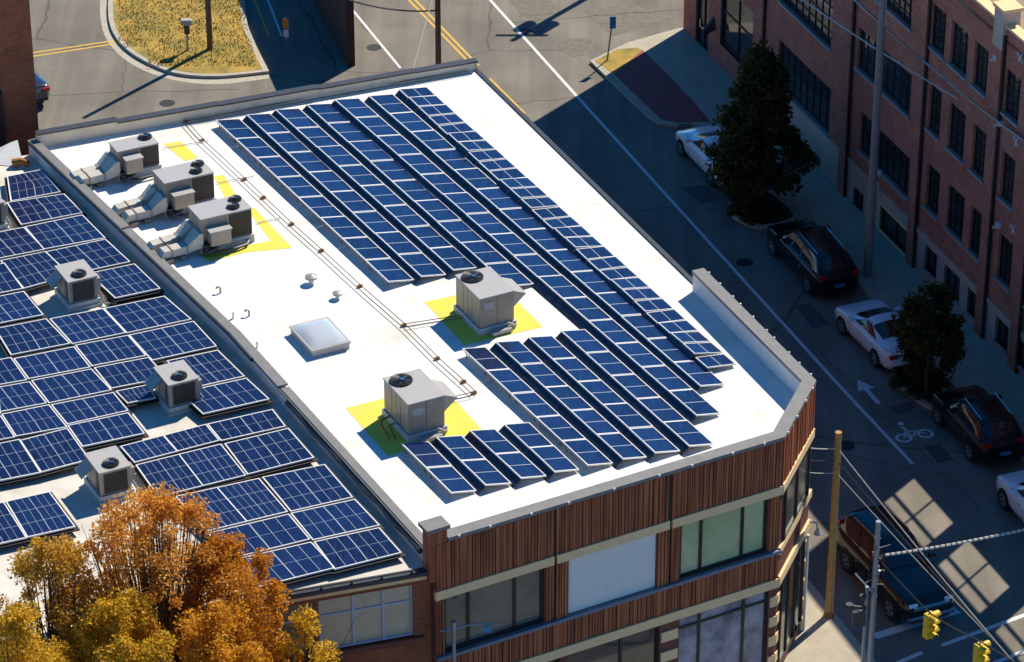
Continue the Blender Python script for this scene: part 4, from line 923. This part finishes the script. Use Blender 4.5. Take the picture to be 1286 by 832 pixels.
# ============================================================ ROOF PIPES
def run(name,px,label,r=.014,m='pipe',z=ZR+.10,two=.17,group='pipe runs on the white roof'):
    pts=[P(*q,z) for q in px]; t=thing(name,label,'pipe',(pts[0].x,pts[0].y,ZR),0,group)
    for sgn in (-1,1):
        ps=[]
        for i,p in enumerate(pts):
            a=pts[max(0,i-1)]; b=pts[min(len(pts)-1,i+1)]; d=(b-a).normalized(); ps.append(p+Vector((-d.y,d.x,0))*two/2*sgn)
        mb=MB(); mb.tube(ps,r,6); build('pipe',mb,m,t)
    return t
t=run('gas_pipe',[(233,154),(253.5,177),(306.5,226.5),(330.7,249.7),(366,283),(403.6,316.3),(452,361),(507.5,409.5),(549,451.5),(582,481),(596,494.5)],'long twin pipe on rusty blocks running down the roof beside the rows')
for q in [(233.6,154.6),(253.8,177.8),(306.8,226.7),(330.7,249.7),(366,283),(403.6,316.3),(452,361),(507,410),(549,451.8),(582,481),(595,495)]:
    p=P(*q,ZR); mb=MB(); mb.box((-.085,-.04,0),(.085,.04,.09),lambda x,y,z:(p.x+x*.9+y*.45,p.y+x*.45-y*.9,p.z+z)); build('support_block',mb,'rust',t)
run('gas_pipe',[(508,409),(545,403),(585,397)],'short twin pipe branching to the square unit on the middle yellow pad')
run('gas_pipe',[(596,494),(580,498),(566,500)],'short twin pipe branching to the front unit on its yellow pad')
run('conduit',[(233,154),(300,141.5),(400,122),(480,108),(545,98),(590,90.5)],'thin twin conduit following the back parapet',r=.014,two=.2)
for q0,q1,lab in (((205,186),(262,177),'thin conduit from the smallest ducted unit'),((272,230),(320,221),'thin conduit from the middle ducted unit'),((322,280),(352,274),'thin conduit from the front ducted unit')):
    a,b=P(*q0,ZR+.05),P(*q1,ZR+.05); mb=MB(); mb.tube([a,b],.018,5); build('conduit',mb,'whitepipe',label=lab+' to the long twin pipe',cat='conduit',group='thin cross conduits')

# ============================================================ VEHICLES
def car(kind,front,rear,paint,label,side=1,w=1.82,L=None,name='parked_car',cat='car'):
    """front / rear: photo pixels where the two visible wheels touch the road; side=+1 when they are the car's left wheels"""
    f=P(*front); r=P(*rear); d=(f-r); wb=d.length; d.normalize(); left=Vector((-d.y,d.x,0))
    mid=(f+r)/2-left*side*(w/2-.12); rz=math.atan2(d.y,d.x)
    t=thing(name,label,cat,(mid.x,mid.y,0),rz,None)
    x0=wb/2; hw=w/2; wr=.34
    if kind=='sedan':
        oh=(.88,.98); xf=x0+oh[0]; xr=-x0-oh[1]; belt=.96; roofh=1.43
        tp=[(xr,.66),(xr+.05,.86),(xr+.14,.99),(-x0-.10,1.06),(-x0+.72,1.36),(-x0+1.15,1.43),(x0-1.45,1.42),(x0-.45,1.03),(x0+.15,.93),(xf-.28,.80),(xf-.06,.68),(xf,.52)]
        ws=(x0-.50,x0-1.38); rwn=(-x0+.70,-x0-.02)
    if kind=='suv':
        oh=(.88,.90); xf=x0+oh[0]; xr=-x0-oh[1]; belt=1.06; roofh=1.66; wr=.36
        tp=[(xr,.80),(xr+.06,1.05),(xr+.16,1.16),(xr+.55,1.50),(xr+.85,1.61),(-.2,1.68),(x0-1.2,1.62),(x0-.38,1.14),(x0+.2,1.05),(xf-.25,.94),(xf-.05,.78),(xf,.58)]
        ws=(x0-.42,x0-1.18); rwn=(xr+.62,xr+.22)
    if kind=='big':
        oh=(.95,1.05); xf=x0+oh[0]; xr=-x0-oh[1]; belt=1.20; roofh=1.88; wr=.42
        tp=[(xr,.9),(xr+.05,1.25),(xr+.22,1.72),(xr+.45,1.84),(-.4,1.92),(x0-1.55,1.87),(x0-.75,1.32),(x0+.1,1.22),(xf-.2,1.14),(xf-.04,1.0),(xf,.75)]
        ws=(x0-.78,x0-1.52); rwn=(xr+.35,xr+.14)
    def lin(x):
        for a,b in zip(tp,tp[1:]):
            if a[0]<=x<=b[0]: return a[1]+(b[1]-a[1])*(x-a[0])/(b[0]-a[0])
        return tp[0][1] if x<tp[0][0] else tp[-1][1]
    def top(x): return sum(lin(x+q) for q in (-.09,-.045,0,.045,.09))/5
    def halfw(x):
        e=min(xf-x,x-xr); q=min(1,max(0,e/.8)); return hw*(.74+.26*(1-(1-q)**2.4)**.5)
    def sec(x):
        t_=top(x); b=min(belt-.0,t_); f=max(0,min(1,(t_-b)/(roofh-belt))); h=halfw(x); e=min(xf-x,x-xr); lo=.22+.12*max(0,1-e/.35)
        g=1-f
        return [(h*.88,lo),(h*.97,lo+.12),(h,.52),(h*1.0,min(.74,b-.12)),(h*.975,b-.055),(h*.93,b-.005),(h*(.885*f+.86*g),b+.02*f+.008*g),(h*(.79*f+.76*g),b+(t_-b)*.52+.012*g),(h*(.69*f+.6*g),t_-.075*f+.012*g),(h*(.50*f+.42*g),t_-.012*f+.018*g),(0,t_+.022)]
    def surf(x,v,side=1,o=0):
        P_=sec(x); k=min(9,int(v)); q=v-k; y=P_[k][0]*(1-q)+P_[k+1][0]*q; z=P_[k][1]*(1-q)+P_[k+1][1]*q
        dy=P_[k+1][0]-P_[k][0]; dz_=P_[k+1][1]-P_[k][1]; l=math.hypot(dy,dz_) or 1
        return Vector((x,side*(y+o*dz_/l),z-o*dy/l))
    N=46; mb=lmb(); rings=[]
    for i_ in range(N+1):
        x=xr+(xf-xr)*i_/N; q=sec(x); rings.append([Vector((x,y,z)) for y,z in q]+[Vector((x,-y,z)) for y,z in q[-2::-1]])
    for a,b in zip(rings,rings[1:]):
        for k in range(len(a)-1): mb.face([a[k],a[k+1],b[k+1],b[k]],smooth=True)
        mb.face([a[-1],a[0],b[0],b[-1]])
    mb.face(rings[0]); mb.face(rings[-1][::-1]); body=build('body',mb,paint,t,weld=True)
    # glass bands follow the shell, a few millimetres proud of it
    for sd_ in (1,-1):
        cuts_=[(rwn,0,.46),(None,.49,.74),(None,.77,1.)] if kind!='sedan' else [(None,0,.40),(None,.44,1.)]
        for _,u0,u1 in cuts_:
            mb=lmb(); nn_=8
            for a in range(nn_):
                for c in range(3):
                    q=[]
                    for aa,cc in ((a,c),(a+1,c),(a+1,c+1),(a,c+1)):
                        v=6.12+1.80*cc/3; g=cc/3; u=u0+(u1-u0)*aa/nn_
                        xb_=rwn[1]+.16+(rwn[0]+.10-rwn[1]-.16)*g; xa_=ws[0]-.22+(ws[1]+.02-ws[0]+.22)*g; q.append(surf(xb_+(xa_-xb_)*u,v,sd_,.012))
                    mb.face(q if sd_>0 else q[::-1],smooth=True)
            build('side_window',mb,'carglass',t,weld=True)
    for nm_,(xa,xb_) in (('windscreen',ws),('rear_window',(rwn[1],rwn[0]))):
        mb=lmb(); nn_=6
        for a in range(nn_):
            for c in range(-6,6):
                q=[]
                for aa,cc in ((a,c),(a+1,c),(a+1,c+1),(a,c+1)):
                    x=xa+(xb_-xa)*aa/nn_; v=10-abs(cc)/6*(2.35 if abs(cc)==6 or 1 else 2); p_=surf(x,max(7.2,v),1 if cc>=0 else -1,0); q.append(p_+Vector(((.012 if nm_=='windscreen' else -.012),0,.014)))
                mb.face(q,smooth=True)
        build(nm_,mb,'carglass',t,weld=True)
    prof=dict(hood=top(xf-.3)+.12,belt=belt,tail=top(xr+.18)+.0,deck=belt)
    topx=(ws[1],rwn[0]); tw_=hw*.66; rz_=roofh
    # wheels
    for sx in (x0,-x0):
        for sy in (1,-1):
            y=sy*(hw-.10); mb=lmb(); mb.cyl((sx,y-.11,wr),wr,.23,24,axis='y'); wh=build('wheel',mb,'tyre',t)
            mb=lmb(); mb.cyl((sx,sy*(hw+.025)-.005,wr),wr*.62,.012,20,axis='y')
            for q in range(5):
                a=q*1.2566; 
            build('rim',mb,'rim',wh)
            mb=lmb()
            for q in range(5):
                a=q*1.2566+.3; mb.face([(sx+math.cos(a+e)*wr*g,sy*(hw+.04),wr+math.sin(a+e)*wr*g) for e,g in ((-.25,.22),(-.2,.54),(.2,.54),(.25,.22))])
            build('rim_opening',mb,'black',wh)
            # arch
            mb=lmb(); pts=[]
            for q in range(11):
                a=math.pi*q/10; pts.append((sx+math.cos(a)*(wr+.06),sy*(hw*.985),wr+math.sin(a)*(wr+.05)))
            mb.face(([(sx+(wr+.06),sy*hw*1.003,.24)]+[(p[0],sy*hw*1.003,p[2]) for p in pts]+[(sx-(wr+.06),sy*hw*1.003,.24)])); build('wheel_arch',mb,'black',t)
    # lamps, bumpers, mirrors, handles
    for sy in (1,-1):
        mb=lmb(); lbox(mb,xf-.26,xf-.035,sy*hw*.48,sy*hw*.80,top(xf-.12)-.16,top(xf-.12)-.03); build('headlight',mb,'lamp',t,bevel=.02)
        mb=lmb(); lbox(mb,xr+.0,xr+.26,sy*hw*.52,sy*hw*.88,prof['tail']-.24,prof['tail']-.09); build('tail_light',mb,'tail',t,bevel=.02)
        mb=lmb(); mb.box((ws[0]-.38,sy*hw*.95,prof['belt']+.03),(ws[0]-.2,sy*(hw+.2),prof['belt']+.17)); build('wing_mirror',mb,paint,t,bevel=.03)
        for xx in (.1,-.85):
            mb=lmb(); lbox(mb,xx-.1,xx+.08,sy*(hw-.005),sy*(hw+.02),.80,.83); build('door_handle',mb,'chrome' if kind!='sedan' else paint,t)
        for xx in (.72,-.2,-1.1):
            mb=lmb(); lbox(mb,xx-.006,xx+.006,sy*(hw*.985),sy*(hw+.002),.35,.76); build('door_gap',mb,'black',t)
    mb=lmb(); lbox(mb,xf-.1,xf+.02,-hw*.5,hw*.5,.42,.62); build('grille',mb,'black',t)
    mb=lmb(); lbox(mb,xr-.03,xr+.05,-hw*.75,hw*.75,.36,.46); build('bumper',mb,'black',t)
    mb=lmb(); lbox(mb,xr-.03,xr+.01,-.2,.2,.56,.70); build('number_plate',mb,'bluesign',t)
    if kind=='suv':
        for sy in (1,-1):
            mb=lmb(); mb.tube([(topx[0]-.2,sy*tw_*.92,rz_+.0),(0,sy*tw_*.92,rz_+.07),(topx[1]+.25,sy*tw_*.92,rz_-.05)],.02,6); build('roof_rail',mb,'chrome',t)
    if kind=='big':
        mb=lmb(); lbox(mb,xf-.05,xf+.04,-hw*.66,hw*.66,.80,.92); build('chrome_bar',mb,'chrome',t,bevel=.02)
        mb=lmb(); lbox(mb,xf-.12,xf+.05,-hw*.84,hw*.84,.42,.56); build('front_bumper',mb,'chrome',t,bevel=.02)
        for sy in (1,-1):
            mb=lmb(); mb.tube([(x0-.7,sy*(hw+.05),.42),(-x0+.8,sy*(hw+.05),.42)],.05,8); build('side_step',mb,'chrome',t)
            mb=lmb(); mb.tube([(ws[1]-.25,sy*tw_*.95,roofh+.0),(-.4,sy*tw_*.95,roofh+.07),(xr+.8,sy*tw_*.95,roofh)],.022,6); build('roof_rail',mb,'chrome',t)
    return t
car('sedan',(1060,419),(1101.5,460),'carsilver','silver sedan parked beside the small tree in the shaded street')
car('suv',(972.6,320),(1016.8,368),'carblack','black estate car parked right below the big dark tree',w=1.86)
car('sedan',(858,195),(895.6,233),'carwhite','white sedan half hidden by the big dark tree')
car('suv',(1180.4,533),(1220,578),'carblack','black hatchback SUV parked beyond the planting bed at the right edge',w=1.88)
car('suv',(1262.8,638),(1303,683),'carwhite','white car cut off by the right edge of the picture')
car('big',(1120.4,777),(1066,717),'carblack','large black car with a chrome front waiting at the stop line',side=-1,w=2.0,name='waiting_car')
car('sedan',(-34,95),(8,134),'carred','dark car with a red tail lamp behind the orange brick stack',name='parked_car')

# ============================================================ POLES, SIGNALS, WIRES
def pole(name,base,top,r,m,label,cat,group=None,r2=None):
    b=P(*base); 
    # height from the photo: vertical offset of the top pixel
    d=ray(*top); k=(b.y-CY)/d.y; z=CH+d.z*k
    t=thing(name,label,cat,b,0,group); mb=lmb(); mb.tube([(0,0,0),(0,0,z*.5),(0,0,z)],r,12,r2=r2 or r*.8); build('shaft',mb,m,t); return t,z,b
tp,zt1,bp1=pole('street_pole',(1089,351),(1092,-40),.17,'steelpole','tall weathered steel pole in front of the red brick warehouse','pole')
mb=lmb(); mb.tube([(0,0,zt1-1.2),(-.4,.1,zt1-1.0)],.05); mb.box((-.16,-.16,0),(.16,.16,.1)); build('bracket',mb,'galv',tp)
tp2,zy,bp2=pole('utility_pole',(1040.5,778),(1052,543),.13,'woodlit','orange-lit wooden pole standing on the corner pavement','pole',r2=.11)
mb=lmb(); mb.cyl((0,0,0),.2,.35,12,r2=.14); build('pole_base',mb,'rust',tp2)
tp3,zz3,bp3=pole('signal_pole',(1090,870),(1094,655),.10,'galv','grey traffic pole with a cluster of fittings at the bottom edge','pole')
mb=lmb(); mb.tube([(-.22,.05,0),(-.22,.05,zz3*.62)],.06,8); mb.tube([(-.1,0,zz3*.60),(.12,0,zz3*.72)],.05)
build('conduit_tube',mb,'galv',tp3)
mb=lmb(); random.seed(4)
for k in range(9):
    z=zz3*.60+k*.26; mb.cyl((jit(.06),jit(.06),z),.07,.12,8); mb.tube([(0,0,z),(jit(.5),jit(.25),z+jit(.2))],.018,5)
build('insulator',mb,'steelpole',tp3)
mb=lmb(); lbox(mb,-.62,-.22,-.12,.06,2.6,3.1); mb.tube([(-.22,0,3.2),(-.7,-.1,3.35)],.05); mb.cyl((-.75,-.1,3.3),.12,.12,10); mb.cyl((-.35,-.05,3.55),.1,.16,10); build('sign_and_camera',mb,'darkcoping',tp3)
# small lamp pole by the left facade
tp4,zz4,bp4=pole('lamp_post',(572,1012),(575,786),.07,'galv','thin grey post with a side arm and a small blue plate before the facade','post')
mb=lmb(); mb.tube([(0,0,zz4-.1),(.6,.1,zz4+.0),(1.35,.25,zz4-.12)],.03,6); mb.tube([(0,0,zz4-.1),(-.4,0,zz4-.2)],.03,6); mb.cyl((0,0,zz4-.05),.09,.2,10); build('arm',mb,'galv',tp4)
mb=lmb(); lbox(mb,.85,1.1,.1,.14,zz4-.32,zz4-.1); build('plate',mb,'bluesign',tp4)
# wooden utility pole at the top, foot hidden by the white building
bpx=P(551,112); tU=thing('utility_pole','tall wooden utility pole behind the back parapet with transformer and wires','pole',bpx,0)
mb=lmb(); mb.tube([(0,0,0),(0,0,6),(0,0,11.5)],.13,10,r2=.1); build('shaft',mb,'wood',tU)
mb=lmb(); lbox(mb,-1.2,1.2,-.05,.05,10.2,10.3); build('crossarm',mb,'wood',tU)
mb=lmb(); mb.cyl((.35,0,8.9),.25,.8,14); build('transformer',mb,'steelpole',tU)
mb=lmb()
for x in (-1.1,-.5,.5,1.1): mb.cyl((x,0,10.3),.05,.15,8)
build('insulator',mb,'steelpole',tU)
b9=P(796,-36); t9=thing('utility_pole','tall wooden pole beyond the top edge whose long shadow crosses the lit road','pole',b9,0)
mb=lmb(); mb.tube([(0,0,0),(0,0,9.0)],.17,10,r2=.13); build('shaft',mb,'wood',t9); mb=lmb(); lbox(mb,-1.1,1.1,-.06,.06,8.3,8.42); build('crossarm',mb,'wood',t9); mb=lmb(); mb.cyl((.45,0,6.9),.32,1.0,14); mb.cyl((-.45,.1,7.0),.28,.8,14); build('transformer',mb,'steelpole',t9)
def cable(a,b,sag=.3,r=.025,m='wire',label='',group=None,n=14,name='overhead_wire'):
    a=Vector(a); b=Vector(b); pts=[]
    for k in range(n+1):
        t_=k/n; p=a.lerp(b,t_); p.z-=sag*4*t_*(1-t_); pts.append(p)
    mb=MB(); mb.tube(pts,r,5); return build(name,mb,m,label=label,cat='wire',group=group)
U=Vector(bpx)
for dx,tx in ((-1.1,(-60,-6,8.5)),(-.5,(-60,-7.5,8.5)),(.5,(-62,-3,8.7))): cable(U+Vector((dx,0,10.4)),(U.x-42,U.y+ (8 if dx<0 else 12),10.2),.6,.02,label='thin black power wire leaving the wooden pole to the upper left',group='power wires of the wooden pole')
cable(U+Vector((0,0,3.6)),P(437,0,6.0),.2,.035,label='thick black drop wire on the near side of the wooden pole')
cable(U+Vector((0,0,4.4)),P(500,-8,9.0),.15,.02,label='upper drop wire at the back left of the wooden pole')
cable(U+Vector((0,0,5.0)),P(517,93,3.),.0,.02,m='wirelit',label='pale guy wire slanting down left of the wooden pole')
# island pole, meter, signs
tI,zI,bI=pole('utility_pole',(264,65),(263,-150),.13,'wood','dark wooden pole standing on the yellow grass island','pole')
bI=P(236,67); t=thing('parking_meter','green stemmed meter with a pale solar cap on the grass island','meter',bI,0)
mb=lmb(); mb.cyl((0,0,0),.05,1.1,8); build('post',mb,'galv',t)
mb=lmb(); lbox(mb,-.11,.11,-.08,.08,.9,1.35); build('housing',mb,'darkcoping',t,bevel=.02)
mb=lmb(); lbox(mb,-.24,.24,-.14,.14,1.35,1.58); build('cap',mb,'cab_top',t,bevel=.02)
bS=P(360,64); t=thing('road_sign','small sign post with orange marker and white plate in the shaded lane','sign',bS,0)
mb=lmb(); mb.cyl((0,0,0),.025,1.55,6); build('post',mb,'galv',t); mb=lmb(); lbox(mb,-.11,.11,-.03,-.02,.65,1.0); build('plate',mb,'white_paint',t); mb=lmb(); lbox(mb,-.12,.12,-.03,-.02,1.08,1.5); build('marker',mb,'amber',t)
bS=P(762,80); t=thing('road_sign','leaning sign post with a blue plate on the kerb corner','sign',bS,0)
mb=lmb(); mb.tube([(0,0,0),(.14,.0,1.3),(.22,0,2.1)],.035,8); build('post',mb,'steelpole',t); mb=lmb(); lbox(mb,.1,.36,-.06,-.04,1.65,2.2); build('plate',mb,'bluesign',t)
# wires above the street
wl_=[((1071,-12,11.8),(1206,124)),((1071,-16,11.9),(1206,124))]
def onwall(x,y,d=.1): s_,z_=RB.hit(x,y); return RB(s_,z_,d)
topP=Vector(bp1)+Vector((0,0,11.0))
cable(onwall(1045,-25,2.),onwall(1206,124),.1,.03,'wirelit',label='pale wire crossing the warehouse front to the lower pane row')
cable(onwall(1105,-10,1.2),onwall(1288,176),.15,.035,'wirelit',label='upper pale wire running to the right picture edge across the warehouse')
cable(onwall(1108,-10,1.2),onwall(1290,174),.25,.02,'wire',label='dark wire twinned with the upper pale warehouse wire')
# wires past the orange pole towards the lower right
Y2=Vector(bp2)
for dz_,m_,r_,lab in ((zy-.6,'wirelit',.02,'upper'),(zy-1.05,'wire',.024,'middle'),(zy-1.5,'wirelit',.014,'lower')):
    a=CFW(cl*.9,dz_+1.9 if 0 else dz_+.55,.05); b=Y2+Vector((0,0,dz_)); cable(a,b,.03,r_,m_,label=f'{lab} short wire from the facade corner to the orange pole',group='short wires at the orange pole')
    d=(P(1271+(zy-dz_)*2,827,3.2)-b); cable(b,b+d*1.35,.15,r_,m_,label=f'{lab} long wire from the orange pole down to the right corner')
wa=Vector(bp3)+Vector((0,0,zz3*.80)); wb_=P(1286,663,4.6)+(P(1286,663,4.6)-P(1190,681,4.6))*.5
sw_=cable(wa,wb_,.1,.02,'wire',label='beaded span wire from the traffic pole to the right edge')
for k in range(2,34):
    q=wa.lerp(wb_,k/34); q.z-=.4*(k/34)*(1-k/34); dq=(wb_-wa).normalized()*.07; mb=MB(); mb.tube([q-dq,q+dq],.045,6); o=build('insulating_bead',mb,'wirelit'); o.parent=sw_
sa=Vector(bp3)+Vector((0,0,zz3*.8)); sb=P(1170,772,4.1); sc=P(1232,806,4.1); sd_=P(1330,862,4.1)
for a,b,l in ((sa,sb,'first'),(sb,sc,'second'),(sc,sd_,'last')): cable(a,b,.04,.025,'wire',label=f'{l} stretch of the signal span wire from the traffic pole')
def signal(px,label):
    p=P(*px,4.1); t=thing('traffic_signal',label,'traffic light',p,R(35),'yellow signals on the span wire')
    mb=lmb(); lbox(mb,-.16,.16,-.12,.12,-.95,-.08); build('housing',mb,'sigyel',t,bevel=.02)
    mb=lmb(); mb.tube([(0,0,0),(0,0,-.1)],.03,6); build('hanger',mb,'galv',t)
    for k,m_ in enumerate(('tail','amber','bluesign')):
        z=-.22-k*.29; mb=lmb(); mb.cyl((0,-.135,z),.10,.02,14,axis='y'); l=build('lens',mb,m_,t)
        mb=lmb()
        for q in range(8):
            a,b=math.pi*q/8,math.pi*(q+1)/8; mb.face([(math.cos(a)*.13,-.12,z+math.sin(a)*.13),(math.cos(b)*.13,-.12,z+math.sin(b)*.13),(math.cos(b)*.13,-.34,z+math.sin(b)*.13),(math.cos(a)*.13,-.34,z+math.sin(a)*.13)])
        build('visor',mb,'sigyel',l)
        mb=lmb()
        for q in range(8):
            a,b=math.pi*q/8,math.pi*(q+1)/8; mb.face([(.15,math.cos(a)*.12,z+math.sin(a)*.12),(.15,math.cos(b)*.12,z+math.sin(b)*.12),(.36,math.cos(b)*.12,z+math.sin(b)*.12),(.36,math.cos(a)*.12,z+math.sin(a)*.12)])
        build('side_visor',mb,'sigyel',t)
signal((1168,768),'yellow traffic signal hanging left, just in front of the large black car'); signal((1231,806),'yellow traffic signal hanging right at the bottom edge of the picture')

# ============================================================ TREES
import numpy as np
def leaves(rng,centers,radii,n,size,squash=1.):
    """n small leaf faces spread in lumps around the given centres"""
    k=rng.integers(0,len(centers),n); c=centers[k]; rr=radii[k][:,None]
    d=rng.normal(size=(n,3)); d/=np.linalg.norm(d,axis=1)[:,None]; rad=rng.random((n,1))**.45
    p=c+d*rad*rr*np.array([1,1,squash])
    a=rng.normal(size=(n,3)); a/=np.linalg.norm(a,axis=1)[:,None]; b=np.cross(a,rng.normal(size=(n,3))); b/=np.linalg.norm(b,axis=1)[:,None]
    s=size*rng.uniform(.6,1.3,(n,1)); return np.stack([p-a*s,p+b*s*.55,p+a*s,p-b*s*.55],1)
def tree(base,h,rad,label,leafm,barkm,n,size,seed,shape='round',trunk_h=.35,tr=.14,lean=(0,0),lumps=60,lr_=(.35,.7),limbs=9,name='street_tree'):
    rng=np.random.default_rng(seed); t=thing(name,label,'tree',base,0); rnd=random.Random(seed)
    C_=[];
    for i in range(lumps):
        u=rng.random(); z=h*(trunk_h+(1-trunk_h)*u)
        if shape=='cone': rr=rad*(1.08-u)**.75*(1 if u>.12 else .75)
        else: rr=rad*math.sqrt(max(.05,1-(2*u-.85)**2*.75)) if shape=='round' else rad*(.55+.9*u)*(1 if u<.7 else max(.25,(1-(u-.7)/.33)))
        a=rng.random()*6.283; q=rr*rng.random()**.5*.95
        C_.append((math.cos(a)*q+lean[0]*u,math.sin(a)*q+lean[1]*u,z))
    C_=np.array(C_); Rr=rng.uniform(lr_[0],lr_[1],len(C_))
    mb=lmb(); mb.tube([(0,0,-.05),(jit(.05),jit(.05),h*.3),(lean[0]*.4,lean[1]*.4,h*.55),(lean[0]*.8,lean[1]*.8,h*.93)],tr,9,r2=.02); build('trunk',mb,barkm,t)
    mb=lmb()
    for i in rng.choice(len(C_),min(limbs,len(C_)),replace=False):
        e=C_[i]; s0=rnd.uniform(.22,.6)*min(h,e[2]*1.0); s0=min(s0,e[2]*.85)
        u=s0/h; st=(lean[0]*u*.8,lean[1]*u*.8,s0); md=(st[0]*.5+e[0]*.5,st[1]*.5+e[1]*.5,s0+(e[2]-s0)*.42); mb.tube([st,md,tuple(e)],tr*.38,5,r2=.012)
        for q in range(3):
            f=e+rng.normal(size=3)*.45; mb.tube([md,tuple((np.array(md)+f)/2+rng.normal(size=3)*.08),tuple(f)],tr*.15,4,r2=.006)
    build('branch',mb,barkm,t)
    V=leaves(rng,C_,Rr,n,size).reshape(-1,3); me=bpy.data.meshes.new('crown'); nf=len(V)//4
    me.vertices.add(len(V)); me.vertices.foreach_set('co',V.ravel()); me.loops.add(nf*4); me.loops.foreach_set('vertex_index',np.arange(nf*4)); me.polygons.add(nf); me.polygons.foreach_set('loop_start',np.arange(0,nf*4,4)); me.update(calc_edges=True)
    me.materials.append(M[leafm]); o=bpy.data.objects.new('crown',me); COL.objects.link(o); o.parent=t; return t
tree(P(951,265),6.7,2.2,'big dark dense tree in the rounded bed on the shaded street','leaf_dark','palebark',24000,.11,1,'cone',.14,.17,lumps=210,lr_=(.15,.62),limbs=22)
tree(P(1163,498),4.3,1.22,'small dark tree with a few yellow leaves beside the silver sedan','leaf_small','bark',8000,.085,2,'round',.30,.08,lumps=55,lr_=(.25,.45))
#@@TREES
# autumn trees in front of the low building
def atree(px,e,rad,label,lm,n,seed,th,**kw):
    """tree standing e metres out from the low building's front; its top meets the photo pixel px"""
    d=ray(*px)
    yt=-31.
    for _ in range(4):
        k=(yt-CY)/d.y; x=d.x*k; sf=(Vector((x,yt,0))-LF.o).dot(LF.t); yt=(LF(sf,0,e)).y
    k=(yt-CY)/d.y; h=CH+d.z*k
    tree((d.x*k,yt,0),h,rad,label,lm,'bark',int(n*1.35),.053,seed,'round',th,.17,name='autumn_tree',**kw)
atree((190,632),1.6,3.0,'tallest copper-brown autumn tree, its thin top against the solar panels','leaf_copper',30000,3,.45,lumps=240,lr_=(.18,.5),limbs=150)
atree((290,684),2.0,1.95,'bright orange autumn tree at the right of the tree group','leaf_orange',26000,4,.32,lumps=150,lr_=(.18,.5),limbs=30)
atree((58,684),1.8,2.1,'bronze autumn tree at the left of the tree group','leaf_bronze',20000,5,.36,lumps=150,lr_=(.18,.5),limbs=40)
atree((150,762),4.0,2.1,'golden yellow tree standing in front of the tallest copper tree','leaf_yellow',40000,6,.30,lumps=150,lr_=(.3,.55),limbs=30)
atree((268,765),4.2,1.7,'golden orange tree low in front between the orange and yellow trees','leaf_gold',30000,7,.30,lumps=110,lr_=(.3,.55),limbs=24)
atree((385,775),2.6,1.2,'small thin golden tree in front of the white framed windows','leaf_yellow',9000,8,.35,lumps=70,lr_=(.2,.4),limbs=40)
atree((18,772),4.2,1.7,'low yellow-green tree in the bottom left corner','leaf_yellow',26000,9,.30,lumps=100,lr_=(.3,.55),limbs=20)
# low plants in the two beds
for nm,px,lab in (('ground_cover',(945,272),'dark low plants round the foot of the big street tree'),('ground_cover',(1152,488),'dark low plants round the foot of the small street tree')):
    rng=np.random.default_rng(12); c=P(*px); q=rng.normal(size=(40,3))*np.array([.45,.45,.0]); 
    C_=np.array([c.x,c.y,.25])+q; V=leaves(rng,C_,np.full(40,.22),2600,.07).reshape(-1,3); V[:,2]=np.maximum(V[:,2],.17)
    me=bpy.data.meshes.new(nm); me.from_pydata(V.tolist(),[],[tuple(range(i,i+4)) for i in range(0,len(V),4)]); me.materials.append(M['leaf_dark']); o=bpy.data.objects.new(nm,me); COL.objects.link(o); o['kind']='stuff'; o['label']=lab
